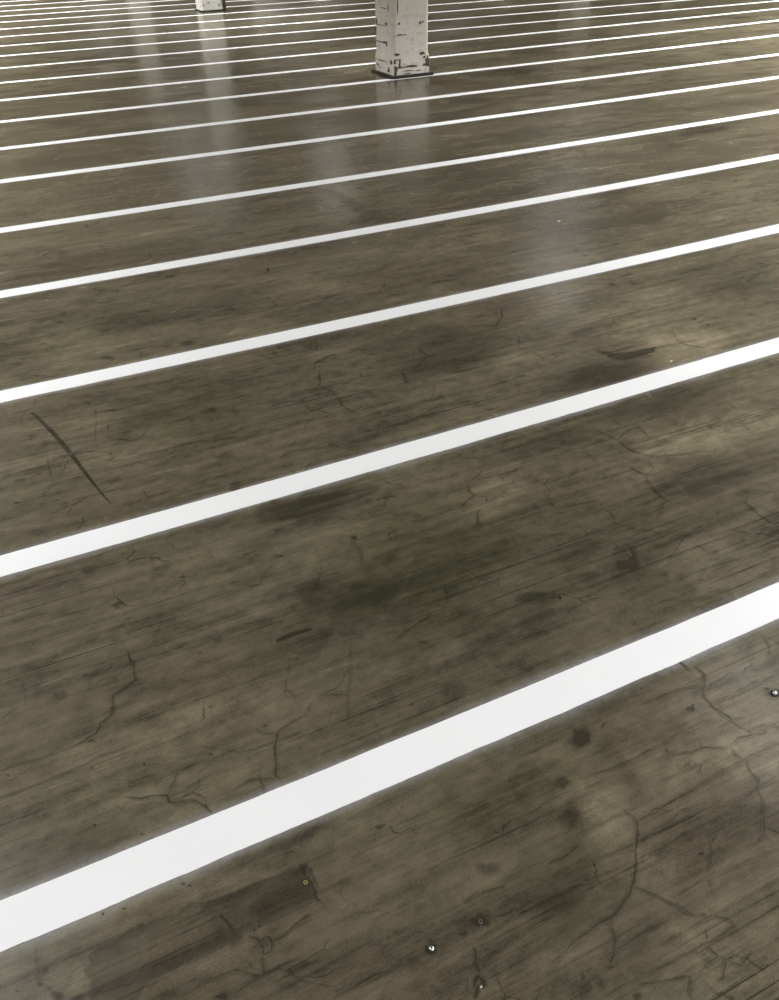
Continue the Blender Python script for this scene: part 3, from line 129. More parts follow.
def concrete_floor():
    t = NT('polished_concrete')
    pos = t.n('ShaderNodeNewGeometry').outputs['Position']
    at = t.n('ShaderNodeAttribute', attribute_name='wear_glare')
    sep = t.n('ShaderNodeSeparateColor'); t.l(at.outputs['Color'], sep.inputs[0])
    dark, light, green, spray = sep.outputs[0], sep.outputs[1], sep.outputs[2], at.outputs['Alpha']
    # slight random wander so trowel streaks are not ruler straight
    big = t.noise(t.mapping(pos, (.55, 1.5, 1)), 1.0, 6, .62, .4)
    mot = t.noise(t.mapping(pos, (1.5, 4.2, 1), (0, 0, .05)), 1.6, 7, .62, .8)
    streak = t.noise(t.mapping(pos, (1.6, 34, 1), (0, 0, .07)), 1.0, 7, .62, .35)
    fine = t.noise(t.mapping(pos, (5, 150, 1), (0, 0, .09)), 1.0, 5, .65, .2)
    grain = t.noise(pos, 230.0, 3, .6)
    blot = t.noise(t.mapping(pos, (9, 17, 1)), 1.0, 5, .6, 1.0)
    v = t.math('MULTIPLY_ADD', t.math('SUBTRACT', big, .5), BIG_A, 1.0)
    v = t.math('MULTIPLY_ADD', t.math('SUBTRACT', mot, .5), 1.55, v)
    v = t.math('MULTIPLY_ADD', t.math('SUBTRACT', streak, .5), 1.15, v)
    v = t.math('MULTIPLY_ADD', t.math('SUBTRACT', blot, .5), .85, v)
    v = t.math('MULTIPLY_ADD', t.math('SUBTRACT', grain, .5), .9, v)
    # thin dark trowel scratches
    scr = t.rng(fine, .60, .74)
    scrm = t.rng(t.noise(pos, 1.7, 3), .42, .62)
    v = t.math('MULTIPLY_ADD', t.math('MULTIPLY', scr, scrm), -.5, v)
    lng = t.noise(t.mapping(pos, (1.1, 120, 1), (0, 0, .12)), 1.0, 3, .6, .15)
    lngm = t.rng(t.noise(t.mapping(pos, (1, 1.3, 1), (0, 0, 0), (5, 2, 0)), 1.5, 4, .6), .42, .62)
    v = t.math('MULTIPLY_ADD', t.math('MULTIPLY', t.rng(lng, .58, .70), lngm), -.75, v)
    iso = t.noise(t.mapping(pos, (1, 1.2, 1), (0, 0, 0), (1, 7, 0)), 24.0, 5, .65, .5)
    v = t.math('MULTIPLY_ADD', t.math('SUBTRACT', iso, .5), .95, v)
    fin2 = t.math('MULTIPLY_ADD', t.math('SUBTRACT', fine, .5), .7, 0.0)
    v = t.math('ADD', v, fin2)
    # hairline craze network, only in patches
    wob = t.n('ShaderNodeVectorMath', operation='MULTIPLY_ADD')
    nz = t.n('ShaderNodeTexNoise'); nz.inputs['Scale'].default_value = 7.0; nz.inputs['Detail'].default_value = 5
    t.l(pos, nz.inputs['Vector']); t.l(nz.outputs['Color'], wob.inputs[0]); wob.inputs[1].default_value = (.16, .16, 0); t.l(pos, wob.inputs[2])
    vo = t.n('ShaderNodeTexVoronoi', feature='DISTANCE_TO_EDGE'); vo.inputs['Scale'].default_value = 5.5
    t.l(t.mapping(wob.outputs[0], (.8, 1.25, 0)), vo.inputs['Vector'])
    hair = t.rng(vo.outputs['Distance'], .0, .016, 1, 0)
    hmask = t.rng(t.noise(t.mapping(pos, (1, 1.4, 1), (0, 0, 0), (3, 8, 0)), 2.6, 4, .6), .45, .60)
    hcut = t.rng(t.noise(pos, 9.0, 2), .42, .56)
    v = t.math('MULTIPLY_ADD', t.math('MULTIPLY', t.math('MULTIPLY', hair, hmask), hcut), -.58, v)
    # pin holes
    vp = t.n('ShaderNodeTexVoronoi', feature='F1'); vp.inputs['Scale'].default_value = 21.0
    t.l(t.mapping(pos, (1, 1, 0)), vp.inputs['Vector'])
    sp = t.n('ShaderNodeSeparateColor'); t.l(vp.outputs['Color'], sp.inputs[0])
    pin = t.math('MULTIPLY', t.rng(vp.outputs['Distance'], .03, .085, 1, 0), t.rng(sp.outputs[0], .74, .84))
    v = t.math('MULTIPLY_ADD', pin, -.62, v)
    # stains and painted-in reflections from the wear map
    v = t.math('MULTIPLY', v, t.math('MULTIPLY_ADD', dark, -DARK_A, 1.0))
    v = t.math('MULTIPLY', v, t.math('MULTIPLY_ADD', light, LIGHT_A, 1.0))
    v = t.math('MAXIMUM', v, .34)
    hue = t.rng(t.noise(t.mapping(pos, (.8, 1.7, 1), (0, 0, 0), (11, 4, 0)), 1.3, 4), .36, .64)
    base = t.mix(hue, BASE_A, BASE_B)
    base = t.mix(t.math('MULTIPLY', green, .75, clamp=True), base, BASE_G)
    sc = t.n('ShaderNodeVectorMath', operation='SCALE'); t.l(base, sc.inputs[0]); t.l(v, sc.inputs['Scale'])
    sprm = t.math('MULTIPLY', spray, t.rng(t.noise(pos, 90.0, 3), .25, .7, .5, 1.0), clamp=True)
    col = t.mix(sprm, sc.outputs[0], (.40, .40, .43, 1))
    rough = t.math('MULTIPLY_ADD', t.math('SUBTRACT', mot, .5), .30, ROUGH)
    rough = t.math('MULTIPLY_ADD', dark, .05, rough)
    hgt = t.math('MULTIPLY_ADD', t.noise(t.mapping(pos, (3, 9, 1)), 1.0, 3), 1.0, t.math('MULTIPLY', streak, .35))
    return t.bsdf(col, rough, SPEC, hgt, .12, .004)

def paint_white():
    t = NT('white_floor_paint')
    pos = t.n('ShaderNodeNewGeometry').outputs['Position']
    a = t.noise(pos, 3.0, 5); g = t.noise(pos, 160.0, 2)
    vp = t.n('ShaderNodeTexVoronoi', feature='F1'); vp.inputs['Scale'].default_value = 9.0
    t.l(t.mapping(pos, (1, 1, 0)), vp.inputs['Vector'])
    sp = t.n('ShaderNodeSeparateColor'); t.l(vp.outputs['Color'], sp.inputs[0])
    pin = t.math('MULTIPLY', t.rng(vp.outputs['Distance'], .02, .035, 1, 0), t.rng(sp.outputs[0], .86, .9))
    col = t.mix(t.rng(a, .3, .7), PAINT_A, PAINT_B)
    col = t.mix(t.math('MULTIPLY', pin, .5), col, (.3, .3, .29, 1))
    return t.bsdf(col, .55, .3, g, .08, .002)

def column_paint(name, colA, colB, dirt):
    t = NT(name)
    tc = t.n('ShaderNodeTexCoord').outputs['Object']
    a = t.noise(t.mapping(tc, (1, 1, .5)), 6.0, 6, .65, .6)
    b = t.noise(t.mapping(tc, (1, 1, 2.5)), 9.0, 6, .7, .8)
    sp = t.n('ShaderNodeSeparateXYZ'); t.l(tc, sp.inputs[0])
    col = t.mix(t.rng(a, .35, .65), colA, colB)
    low = t.rng(sp.outputs[2], 0, .9, 1, .25)
    d = t.math('MULTIPLY', t.rng(b, .52, .72), low)
    col = t.mix(t.math('MULTIPLY', d, dirt), col, (.13, .115, .085, 1))
    fl = t.math('MULTIPLY', t.rng(t.noise(tc, 26.0, 5, .7), .62, .70), low)
    col = t.mix(t.math('MULTIPLY', fl, dirt), col, (.10, .09, .07, 1))
    return t.bsdf(col, .6, .3, b, .2, .01)

def simple(name, col, rough=.6, scale=20.0, amt=.25, metal=0.0, spec=.4):
    t = NT(name)
    tc = t.n('ShaderNodeTexCoord').outputs['Object']
    n = t.rng(t.noise(tc, scale, 5), .3, .7)
    c2 = tuple(v * (1 - amt) for v in col[:3]) + (1,)
    return t.bsdf(t.mix(n, c2, tuple(col[:3]) + (1,)), rough, spec, n, .1, .003, Metallic=metal)

def glow(name, col, strength):
    t = NT(name)
    e = t.n('ShaderNodeEmission'); e.inputs[0].default_value = col; e.inputs[1].default_value = strength
    o = t.n('ShaderNodeOutputMaterial'); t.l(e.outputs[0], o.inputs[0]); return t.m

# tuning values
BIG_A = 1.35; DARK_A = .66; LIGHT_A = .95; ROUGH = .22; SPEC = .30
BASE_A = (.098, .083, .056, 1); BASE_B = (.112, .099, .066, 1); BASE_G = (.084, .079, .045, 1)
PAINT_A = (.85, .865, .90, 1); PAINT_B = (.885, .90, .935, 1)
LAMP = 190.0; DENOISE = True
EXPOSURE = -.07

M_FLOOR = concrete_floor()
M_PAINT = paint_white()
M_COL = column_paint('worn_white_column_paint', (.76, .725, .67, 1), (.84, .815, .775, 1), .6)
M_COL2 = column_paint('white_column_paint', (.78, .77, .74, 1), (.84, .83, .81, 1), .3)
M_COL3 = column_paint('darkened_column_paint', (.46, .45, .42, 1), (.52, .51, .48, 1), .3)  # white column paint darkened to weaken the columns' floor reflection
M_CHIP = simple('bare_dark_concrete', (.13, .117, .088), .9, 40, .4)
M_SKIRT = simple('dark_joint_filler', (.045, .041, .030), .9, 30, .4)
M_CONDUIT = simple('dark_painted_steel', (.05, .045, .033), .6, 10, .3)
M_STEEL = simple('bright_steel', (.85, .85, .87), .28, 60, .15, 1.0, .5)
M_BRASS = simple('dull_brass', (.50, .42, .16), .5, 60, .3, .6, .5)
M_HOLE = simple('hole_grime', (.03, .028, .022), .9, 60, .4)
M_FLAKE = simple('white_paint_flake', (.8, .8, .8), .6, 60, .1)
M_CEIL = simple('ceiling_concrete', (.66, .64, .60), .9, 1.5, .2)
M_WALL = simple('wall_concrete', (.30, .285, .25), .9, 1.2, .25)
M_HOUSING = simple('white_enamel', (.7, .7, .69), .5, 5, .05)

# ------------------------------------------------------------------ floor
BR = np.array(BROAD)
def smooth_noise(x, y, s, seed):
    r = np.random.default_rng(seed); v = np.zeros_like(x)
    for k in range(5):
        a = r.uniform(0, 2 * math.pi); fx = s * (1.6 ** k)
        v += np.sin((x * math.cos(a) + y * math.sin(a)) * fx + r.uniform(0, 6.28)) * np.sin((-x * math.sin(a) + y * math.cos(a)) * fx * .8 + r.uniform(0, 6.28)) / (1.35 ** k)
    return v / 1.6

def wear_glare_at(x, y):
    """dark, light, green amounts of the broad stains and painted reflections at points of the floor"""
    x = np.asarray(x, float); y = np.asarray(y, float)
    out = np.zeros(x.shape + (3,))
    for i, b in enumerate(BR):
        cx, cy, ax, ay, bx, by = b[:6]
        det = ax * by - ay * bx
        R0 = 2.6 * max(math.hypot(ax, ay), math.hypot(bx, by))
        m = (abs(x - cx) < R0) & (abs(y - cy) < R0)
        if not m.any(): continue
        dx = x[m] - cx; dy = y[m] - cy
        u = (dx * by - dy * bx) / det; v = (-dx * ay + dy * ax) / det
        n1 = smooth_noise(u, v, 2.3, i); n2 = smooth_noise(u, v, 2.9, i + 500)
        u = u + .38 * n1; v = v + .38 * n2
        r2 = u * u + v * v
        w = 1 / (1 + np.exp((np.sqrt(r2) - .95) * 5.0))
        out[m] += w[:, None] * b[6:9]
    return out

def steps(lo, hi, dense_lo, dense_hi, d, gr):
    a = list(np.arange(dense_lo, dense_hi, d))
    x = a[-1]; 
    while x < hi: x += max(d, (x - dense_hi) * gr + d); a.append(min(x, hi))
    x = a[0]; low = []
    while x > lo: x -= max(d, (dense_lo - x) * .12 + d); low.append(max(x, lo))
    return np.array(low[::-1] + a)
X0, X1, Y0, Y1 = -12.0, 46.0, -7.0, 56.0
gx = steps(X0, X1, -.6, 3.4, .02, .02); gy = steps(Y0, Y1, .15, 3.4, .02, .02)
GX, GY = np.meshgrid(gx, gy)
nx, ny = len(gx), len(gy)
V = [np.stack([GX.ravel(), GY.ravel(), np.zeros(GX.size)], 1)]
W3 = wear_glare_at(GX, GY).reshape(-1, 3)
W = [np.concatenate([W3, np.zeros((len(W3), 1))], 1)]
idx = np.arange(nx * ny).reshape(ny, nx)
Q = [np.stack([idx[:-1, :-1].ravel(), idx[:-1, 1:].ravel(), idx[1:, 1:].ravel(), idx[1:, :-1].ravel()], 1)]
off = nx * ny

OVER = []
def add_grid(P, dark=None, spray=None):
    """P: rows x cols x 3 block of surface detail; dark/spray: rows x cols amounts added to the broad stains and painted reflections"""
    global off
    r, c = P.shape[:2]
    w = np.zeros((r, c, 4)); w[..., :3] = wear_glare_at(P[..., 0], P[..., 1])
    for dk_, q in OVER: w[..., 0] += dk_ * inside(P[..., 0], P[..., 1], q)
    if dark is not None: w[..., 0] += dark
    if spray is not None: w[..., 3] += spray
    V.append(P.reshape(-1, 3)); W.append(w.reshape(-1, 4))
    ii = np.arange(r * c).reshape(r, c) + off
    Q.append(np.stack([ii[:-1, :-1].ravel(), ii[:-1, 1:].ravel(), ii[1:, 1:].ravel(), ii[1:, :-1].ravel()], 1))
    off += r * c

def jitter(n, amp, smooth=3):
    a = rng.normal(0, 1, n + 2 * smooth)
    k = np.ones(smooth) / smooth
    return np.convolve(a, k, 'same')[smooth:-smooth] * amp

# stripe centre lines and half width
HW = .0488
def centre(k, x):
    p = np.array(STRIPES[k])
    if len(p) == 2:
        s = (p[1, 1] - p[0, 1]) / (p[1, 0] - p[0, 0]); return p[0, 1] + s * (x - p[0, 0])
    q = np.polyfit(p[:, 0], p[:, 1], 2); s0, s1 = p[0, 0], p[-1, 0]
    xm = np.clip(x, s0, s1)
    der = 2 * q[0] * xm + q[1]
    return np.polyval(q, xm) + der * (x - xm)

def stripe_x(k):
    y = STRIPES[k][0][1]
    d = max(.012, .006 * y)
    a = np.arange(-1.2, 3.2 + y * .6, d)
    far = np.arange(a[-1] + .3, 30, .5)
    return np.concatenate([np.arange(-9, -1.2, .5), a, far])
EDGES = []
for k in range(len(STRIPES)):
    x = stripe_x(k); c = centre(k, x)
    up = c + HW + jitter(len(x), .0009, 7)
    lo = c - HW - .001 - np.abs(jitter(len(x), .0030, 15)) + jitter(len(x), .0007, 5)
    EDGES.append((x, lo, up))
# thin grey overspray along the stripe edges, part of the floor skin
for k in range(9):
    x, lo, up = EDGES[k]
    m = (x > -1.3) & (x < 14); x = x[m]; lo = lo[m]; up = up[m]
    wdt = .026 + jitter(len(x), .012, 9)
    for e, sg in ((up, 1), (lo, -1)):
        rows = []; sp = []
        st = .75 + jitter(len(x), .35, 11)
        for f_, a_ in ((-.15, .9), (.12, .60), (.35, .36), (.7, .14), (1.0, 0.0)):
            rows.append(np.stack([x, e + sg * f_ * np.clip(wdt, .008, .05), np.full(len(x), .00025)], 1))
            sp.append(np.clip(st, .2, 1) * a_)
        P = np.array(rows); A = np.array(sp)
        if sg < 0: P = P[::-1]; A = A[::-1]
        add_grid(P, spray=A)

# ragged patches of darker concrete, scuffs and tyre marks
def subdivide(poly, d, amp):
    out = []
    n = len(poly)
    for i in range(n):
        a = np.array(poly[i]); b = np.array(poly[(i + 1) % n]); L = np.linalg.norm(b - a)
        m = max(1, int(L / d))
        nrm = np.array([-(b - a)[1], (b - a)[0]]) / max(L, 1e-6)
        for j in range(m):
            out.append(a + (b - a) * j / m + nrm * (rng.normal(0, amp) if j else 0))
    return np.array(out)
TRI = []
def inside(px_, py_, poly):
    r = np.zeros(px_.shape, bool); q = np.array(poly); m = len(q)
    for i in range(m):
        x1, y1 = q[i]; x2, y2 = q[(i + 1) % m]
        if y1 == y2: continue
        r ^= ((y1 > py_) != (y2 > py_)) & (px_ < (x2 - x1) * (py_ - y1) / (y2 - y1) + x1)
    return r
from mathutils.geometry import tessellate_polygon
for pi, (dk, poly) in enumerate(PATCHES):
    dist = max(.3, np.mean([q[1] for q in poly]))
    pl = subdivide(poly, .008 * max(1, dist), 0 if pi in (4, 5) else .0012 * max(1, dist * .8))
    area = .5 * np.sum(pl[:, 0] * np.roll(pl[:, 1], -1) - pl[:, 1] * np.roll(pl[:, 0], -1))
    if area < 0: pl = pl[::-1]
    n = len(pl)
    nrm = np.roll(pl, -1, 0) - np.roll(pl, 1, 0); nrm = np.stack([nrm[:, 1], -nrm[:, 0]], 1)
    nrm /= np.maximum(np.linalg.norm(nrm, axis=1), 1e-6)[:, None]
    feather = (.0022 if pi in (0, 1) else (.0012 if pi in (4, 5, 7) else .004)) * max(1, dist) * (1.0 if dk > .6 or pi < 2 else 2.2)
    z = .00022 + .00003 * pi
    P3 = np.column_stack([pl, np.full(n, z)])
    tris = tessellate_polygon([[Vector(p) for p in P3]])
    w = np.zeros((n, 4)); w[:, :3] = wear_glare_at(pl[:, 0], pl[:, 1]); 
    nested = (PATCHES[0][0] if pi in (1, 2, 3) else 0)
    OVER.append((dk, pl))
    w[:, 0] += dk + nested
    V.append(P3); W.append(w)
    TRI += [tuple(np.array(tr) + off) for tr in tris]
    base_i = off; off += n
    # feathered rim
    po = pl + nrm * feather
    wo = np.zeros((n, 4)); wo[:, :3] = wear_glare_at(po[:, 0], po[:, 1])
    if nested: wo[:, 0] += nested
    V.append(np.column_stack([po, np.full(n, z)])); W.append(wo)
    for i in range(n):
        j = (i + 1) % n
        Q.append(np.array([[base_i + j, base_i + i, off + i, off + j]]))
    off += n

# small spots: irregular discs with soft rims
for si, (cx, cy, ax, ay, bx, by, dk) in enumerate(SPOTS):
    n = 22; th = np.linspace(0, 2 * math.pi, n + 1)
    wob = np.ones(n)
    for k in range(2, 6): wob += rng.normal(0, .30 / k) * np.cos(k * th[:-1] + rng.uniform(0, 6.28))
    wob = np.append(wob, wob[0])
    rows = []; dd = []
    for rr, a_ in ((1.4, 0), (1.1, .3), (.8, .75), (.5, .95), (.02, 1.0)):
        u = np.cos(th) * wob * rr; v = np.sin(th) * wob * rr
        rows.append(np.stack([cx + u * ax + v * bx, cy + u * ay + v * by, np.full(n + 1, .0007 + .00001 * (si % 9) )], 1)); dd.append(np.full(n + 1, dk * a_))
    P = np.array(rows)
    det = ax * by - ay * bx
    if det > 0: P = P[:, ::-1]; 
    P = P[:, ::-1] if False else P
    # make faces point up
    a0 = P[1, 0] - P[0, 0]; b0 = P[0, 1] - P[0, 0]
    if a0[1] * b0[0] - a0[0] * b0[1] < 0: P = P[:, ::-1]
    add_grid(P, dark=np.array(dd))

# cracks: narrow tapering grooves following the breaks in the slab
for ci, (wpx, dk, poly) in enumerate(CRACKS):
    p = np.array(poly); pts = []
    for i in range(len(p) - 1):
        L = np.linalg.norm(p[i + 1] - p[i]); m = max(2, int(L / (.006 * max(1, p[i, 1]))))
        for j in range(m): pts.append(p[i] + (p[i + 1] - p[i]) * j / m)
    pts.append(p[-1]); pts = np.array(pts); n = len(pts)
    dist = math.hypot(pts[:, 1].mean(), 1.5)
    wid = wpx * dist / 790.0 * .44
    if n > 4:
        t_ = np.gradient(pts, axis=0); nr = np.stack([-t_[:, 1], t_[:, 0]], 1); nr /= np.maximum(np.linalg.norm(nr, axis=1), 1e-9)[:, None]
        pts = pts + nr * (jitter(n, wid * (1.5 if dk > .5 else .4), 6) + jitter(n, wid * .3, 2))[:, None]
    t_ = np.gradient(pts, axis=0); nr = np.stack([-t_[:, 1], t_[:, 0]], 1); nr /= np.maximum(np.linalg.norm(nr, axis=1), 1e-9)[:, None]
    s = np.linspace(0, 1, n)
    tap = np.clip(np.minimum(s, 1 - s) * 5 + .45, 0, 1)
    wv = wid * tap * np.clip(1 + jitter(n, .5, 3), .45, 1.7)
    amt = np.clip(dk * 1.75 * (.8 + jitter(n, .35, 5)), .1, 1.4) * np.clip(np.minimum(s, 1 - s) * 8 + .3, 0, 1)
    rows = []; dd = []
    for f_, a_ in ((1.9, 0), (.75, .35), (0, 1.0), (-.75, .35), (-1.9, 0)):
        rows.append(np.column_stack([pts - nr * (f_ * wv)[:, None], np.linspace(.0009, .0012, n) + .000012 * (ci % 20)])); dd.append(amt * a_)
    P = np.array(rows)
    a0 = P[1, 0] - P[0, 0]; b0 = P[0, 1] - P[0, 0]
    D = np.array(dd)
    if a0[0] * b0[1] - a0[1] * b0[0] > 0: P = P[::-1]; D = D[::-1]
    add_grid(P, dark=D)

Vv = np.concatenate(V); Ww = np.concatenate(W); Qq = np.concatenate(Q)
Tt = np.array(TRI, int).reshape(-1, 3)
me = bpy.data.meshes.new('floor')
me.vertices.add(len(Vv)); me.vertices.foreach_set('co', Vv.astype(np.float32).ravel())
nl = Qq.size + Tt.size
me.loops.add(nl); me.loops.foreach_set('vertex_index', np.concatenate([Qq.ravel(), Tt.ravel()]).astype(np.int32))
me.polygons.add(len(Qq) + len(Tt))
ls = np.concatenate([np.arange(len(Qq)) * 4, Qq.size + np.arange(len(Tt)) * 3]).astype(np.int32)
me.polygons.foreach_set('loop_start', ls)
me.update(calc_edges=True)
ca = me.attributes.new('wear_glare', 'FLOAT_COLOR', 'POINT')
ca.data.foreach_set('color', np.clip(Ww, 0, 1.6).astype(np.float32).ravel())
me.materials.append(M_FLOOR)
me.validate()
fl = bpy.data.objects.new('floor', me); COL.objects.link(fl)
tag(fl, 'worn polished grey-brown concrete floor with cracks and stains', 'floor', kind='structure')

# ------------------------------------------------------------------ the painted stripes
ORD = ['first', 'second', 'third', 'fourth', 'fifth', 'sixth', 'seventh', 'eighth', 'ninth', 'tenth', 'eleventh', 'twelfth', 'thirteenth',
       'fourteenth', 'fifteenth', 'sixteenth', 'seventeenth', 'eighteenth', 'nineteenth', 'twentieth']
SPECIAL = {0: 'widest white painted floor stripe, nearest the viewer, crossing the lower half of the floor',
           1: 'second nearest white painted floor stripe, above the broad nearest one',
           7: 'white painted floor stripe running along the front foot of the near column',
           19: 'farthest white painted floor stripe, touching the top left corner of the photo'}
CX, CY, CW = 3.965, 8.50, .424        # near column: front left corner and width
for k in range(len(STRIPES)):
    x, lo, up = EDGES[k]
    lo = lo.copy(); up = up.copy()
    if k == 7:      # the paint stops at the foot of the column
        m = (x > CX - .05) & (x < CX + CW + .05)
        up[m] = np.minimum(up[m], CY - .045)
        lo[m] = np.minimum(lo[m], up[m] - .012)
    T = .0016
    n = len(x)
    vs = []
    for z in (0.0, T):
        vs += list(np.column_stack([x, lo, np.full(n, z)])) + list(np.column_stack([x, up, np.full(n, z)]))
    fs = []
    for i in range(n - 1):
        fs.append((2 * n + i, 2 * n + i + 1, 3 * n + i + 1, 3 * n + i))
        fs.append((i, i + 1, 2 * n + i + 1, 2 * n + i))
        fs.append((n + i + 1, n + i, 3 * n + i, 3 * n + i + 1))
        fs.append((i + 1, i, n + i, n + i + 1))
    fs += [(0, 2 * n, 3 * n, n), (n - 1, 2 * n - 1, 4 * n - 1, 3 * n - 1)]
    o = mesh_obj('floor_stripe', vs, fs, M_PAINT)
    tag(o, SPECIAL.get(k, ORD[k] + ' white painted floor stripe counting up from the bottom of the photo'), 'stripe', 'parallel white stripes painted on the floor')

# ------------------------------------------------------------------ columns
def octa(w, d, c):
    return [(c, 0), (w - c, 0), (w, c), (w, d - c), (w - c, d), (c, d), (0, d - c), (0, c)]

def column_mesh(bm, w, d, zb, ch):
    """square foot, chamfer stops, chamfered shaft up to the ceiling"""
    e = .0015
    levels = [(0.0, e), (zb, e), (zb + ch * 1.6, ch), (.45, ch), (.9, ch), (1.6, ch), (H, ch)]
    rings = [[bm.verts.new((x, y, z)) for x, y in octa(w, d, c)] for z, c in levels]
    for a, b in zip(rings, rings[1:]):
        for i in range(8):
            j = (i + 1) % 8
            bm.faces.new((a[i], a[j], b[j], b[i]))
    bm.faces.new(rings[-1]); bm.faces.new(rings[0][::-1])

def chip(bm, c, eu, ev, nrm, mi=1):
    n = 12; vs = []; lift = random.uniform(.0012, .0045)
    ph = [random.uniform(.62, 1.2) for _ in range(n)]
    for i in range(n):
        a = 2 * math.pi * i / n
        vs.append(bm.verts.new(c + eu * math.cos(a) * ph[i] + ev * math.sin(a) * ph[i] + nrm * lift))
    back = [bm.verts.new(v.co - nrm * (lift + .0015)) for v in vs]
    bm.faces.new(vs).material_index = mi
    for i in range(n):
        j = (i + 1) % n
        bm.faces.new((vs[i], back[i], back[j], vs[j])).material_index = mi

def make_column(x, y, w, d, mat, label, group, front=(), sides=(), skirt=None, zb=.17, ch=.035):
    root = empty('concrete_column', (x, y, 0), label, 'column', group)
    bm = bmesh.new()
    column_mesh(bm, w, d, zb, ch)
    for (xa, za, xb, zb_, hh) in front:
        chip(bm, Vector(((xa + xb) / 2 - x, 0, (za + zb_) / 2)), Vector(((xb - xa) / 2, 0, 0)), Vector((0, 0, max(hh / 2, .004))), Vector((0, -1, 0)))
    for (ya, za, yb, zb_, hh) in sides:
        chip(bm, Vector((0, (ya + yb) / 2 - y, (za + zb_) / 2)), Vector((0, abs(yb - ya) / 2, 0)), Vector((0, 0, max(hh / 2, .004))), Vector((-1, 0, 0)))
    bm_obj('shaft', bm, [mat, M_CHIP], root)
    if skirt:
        bm = bmesh.new()
        s = skirt
        add_box(bm, -s, w + s, -s * .9, d + s, 0, .026)
        bmesh.ops.bevel(bm, geom=[e for e in bm.edges if all(v.co.z > .01 for v in e.verts)], offset=.005, segments=2, affect='EDGES')
        bm_obj('foot_plate', bm, M_SKIRT, root)
    return root

c1 = make_column(CX, CY, CW, .46, M_COL, 'scuffed white concrete column with dark chipped foot, near the top centre', 'white concrete columns', FRONT, SIDE, .038)
bm = bmesh.new(); add_box(bm, CW, CW + .016, .05, .09, .545, .575); bm_obj('bracket', bm, M_FLAKE, c1)
c2 = make_column(3.90, 16.4, .385, .42, M_COL2, 'farther and smaller white column with a dark conduit, at the top left', 'white concrete columns', FRONT2, (), .02, .0001, .03)
c2.children[0].data.name = 'shaft_far'
bm = bmesh.new(); add_box(bm, .395, .44, -.035, .02, 0, H)
for z in (.35, 1.2, 2.2): add_box(bm, .385, .45, -.04, .03, z, z + .03)
tag(bm_obj('conduit', bm, M_CONDUIT, c2), 'dark vertical conduit')
# columns farther into the hall, just past the frame, that the glossy floor mirrors
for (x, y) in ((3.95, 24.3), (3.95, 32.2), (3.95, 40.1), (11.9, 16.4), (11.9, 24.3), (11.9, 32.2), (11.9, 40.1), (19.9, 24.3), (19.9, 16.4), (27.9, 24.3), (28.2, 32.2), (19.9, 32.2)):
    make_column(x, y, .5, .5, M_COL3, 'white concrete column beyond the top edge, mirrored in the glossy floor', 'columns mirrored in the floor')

# ------------------------------------------------------------------ small things on the floor
def floor_stud(p, r, label, mat, hgt):
    root = empty('anchor_stud', (p[0], p[1], 0), label, 'anchor')
    bm = bmesh.new()
    add_lathe(bm, [(r * 1.5, 0.0), (r * 1.5, .0016), (r * 1.05, .0022), (r * 1.05, .0012), (.0008, .0012)][:3], 20)
    bm_obj('collar', bm, M_HOLE, root)
    bm = bmesh.new()
    add_lathe(bm, [(r, .002), (r, hgt * .7), (r * .85, hgt), (r * .4, hgt * 1.12), (r * .1, hgt * 1.15)], 20)
    bm_obj('stem', bm, mat, root, True)
P = POINTS
floor_stud(P['stud'], .0052, 'small bright steel anchor stud in a dark hole near the bottom centre', M_STEEL, .006)
floor_stud(P['edge_stud'], .0062, 'small steel anchor stud in a dark socket by the right edge', M_STEEL, .006)

def ring(p, r0, r1, z, name, label, mat, cat):
    bm = bmesh.new(); seg = 22
    prof = [(r0, 0.0), (r0, z), (r1, z), (r1, 0.0)]
    rs = [[bm.verts.new((r * math.cos(2 * math.pi * i / seg), r * math.sin(2 * math.pi * i / seg), q)) for i in range(seg)] for r, q in prof]
    for a, b in zip(rs, rs[1:] + rs[:1]):
        for i in range(seg):
            j = (i + 1) % seg
            bm.faces.new((a[i], a[j], b[j], b[i]))
    o = bm_obj(name, bm, mat); o.location = (p[0], p[1], 0.0)
    return tag(o, label, cat)
ring(P['ring'], .0022, .0042, .003, 'anchor_sleeve', 'tiny dull brass anchor sleeve in the corner of the dark patch', M_BRASS, 'anchor')
ring(P['hole'], .0025, .0040, .003, 'drill_sleeve', 'broken metal sleeve in the upper of two dark drill holes', M_STEEL, 'anchor')

def flake(p, a, b, ang, label, name='paint_flake'):
    bm = bmesh.new(); n = 11
    up = []; dn = []
    for i in range(n):
        t = 2 * math.pi * i / n; w = random.uniform(.7, 1.15)
        x = a * w * math.cos(t); y = b * w * math.sin(t)
        up.append(bm.verts.new((x, y, .0022 + .0012 * math.cos(t)))); dn.append(bm.verts.new((x, y, 0.0)))
    bm.faces.new(up); bm.faces.new(dn[::-1])
    for i in range(n):
        j = (i + 1) % n; bm.faces.new((dn[i], dn[j], up[j], up[i]))
    o = bm_obj(name, bm, M_FLAKE); o.location = (p[0], p[1], .0008); o.rotation_euler = (0, 0, ang)
    return tag(o, label, 'paint chip')
flake(P['chip'], .011, .0022, .25, 'white paint chip at right between the second and third nearest stripes, beside a dark scuff')
flake(P['chip_b'], .010, .006, .1, 'tiny white paint chip right of centre between the third and fourth nearest stripes')
flake((P['hole_b'][0], P['hole_b'][1] - .006), .0022, .0014, .5, 'pale grit crumb in the lower of two dark drill holes', 'grit_crumb')

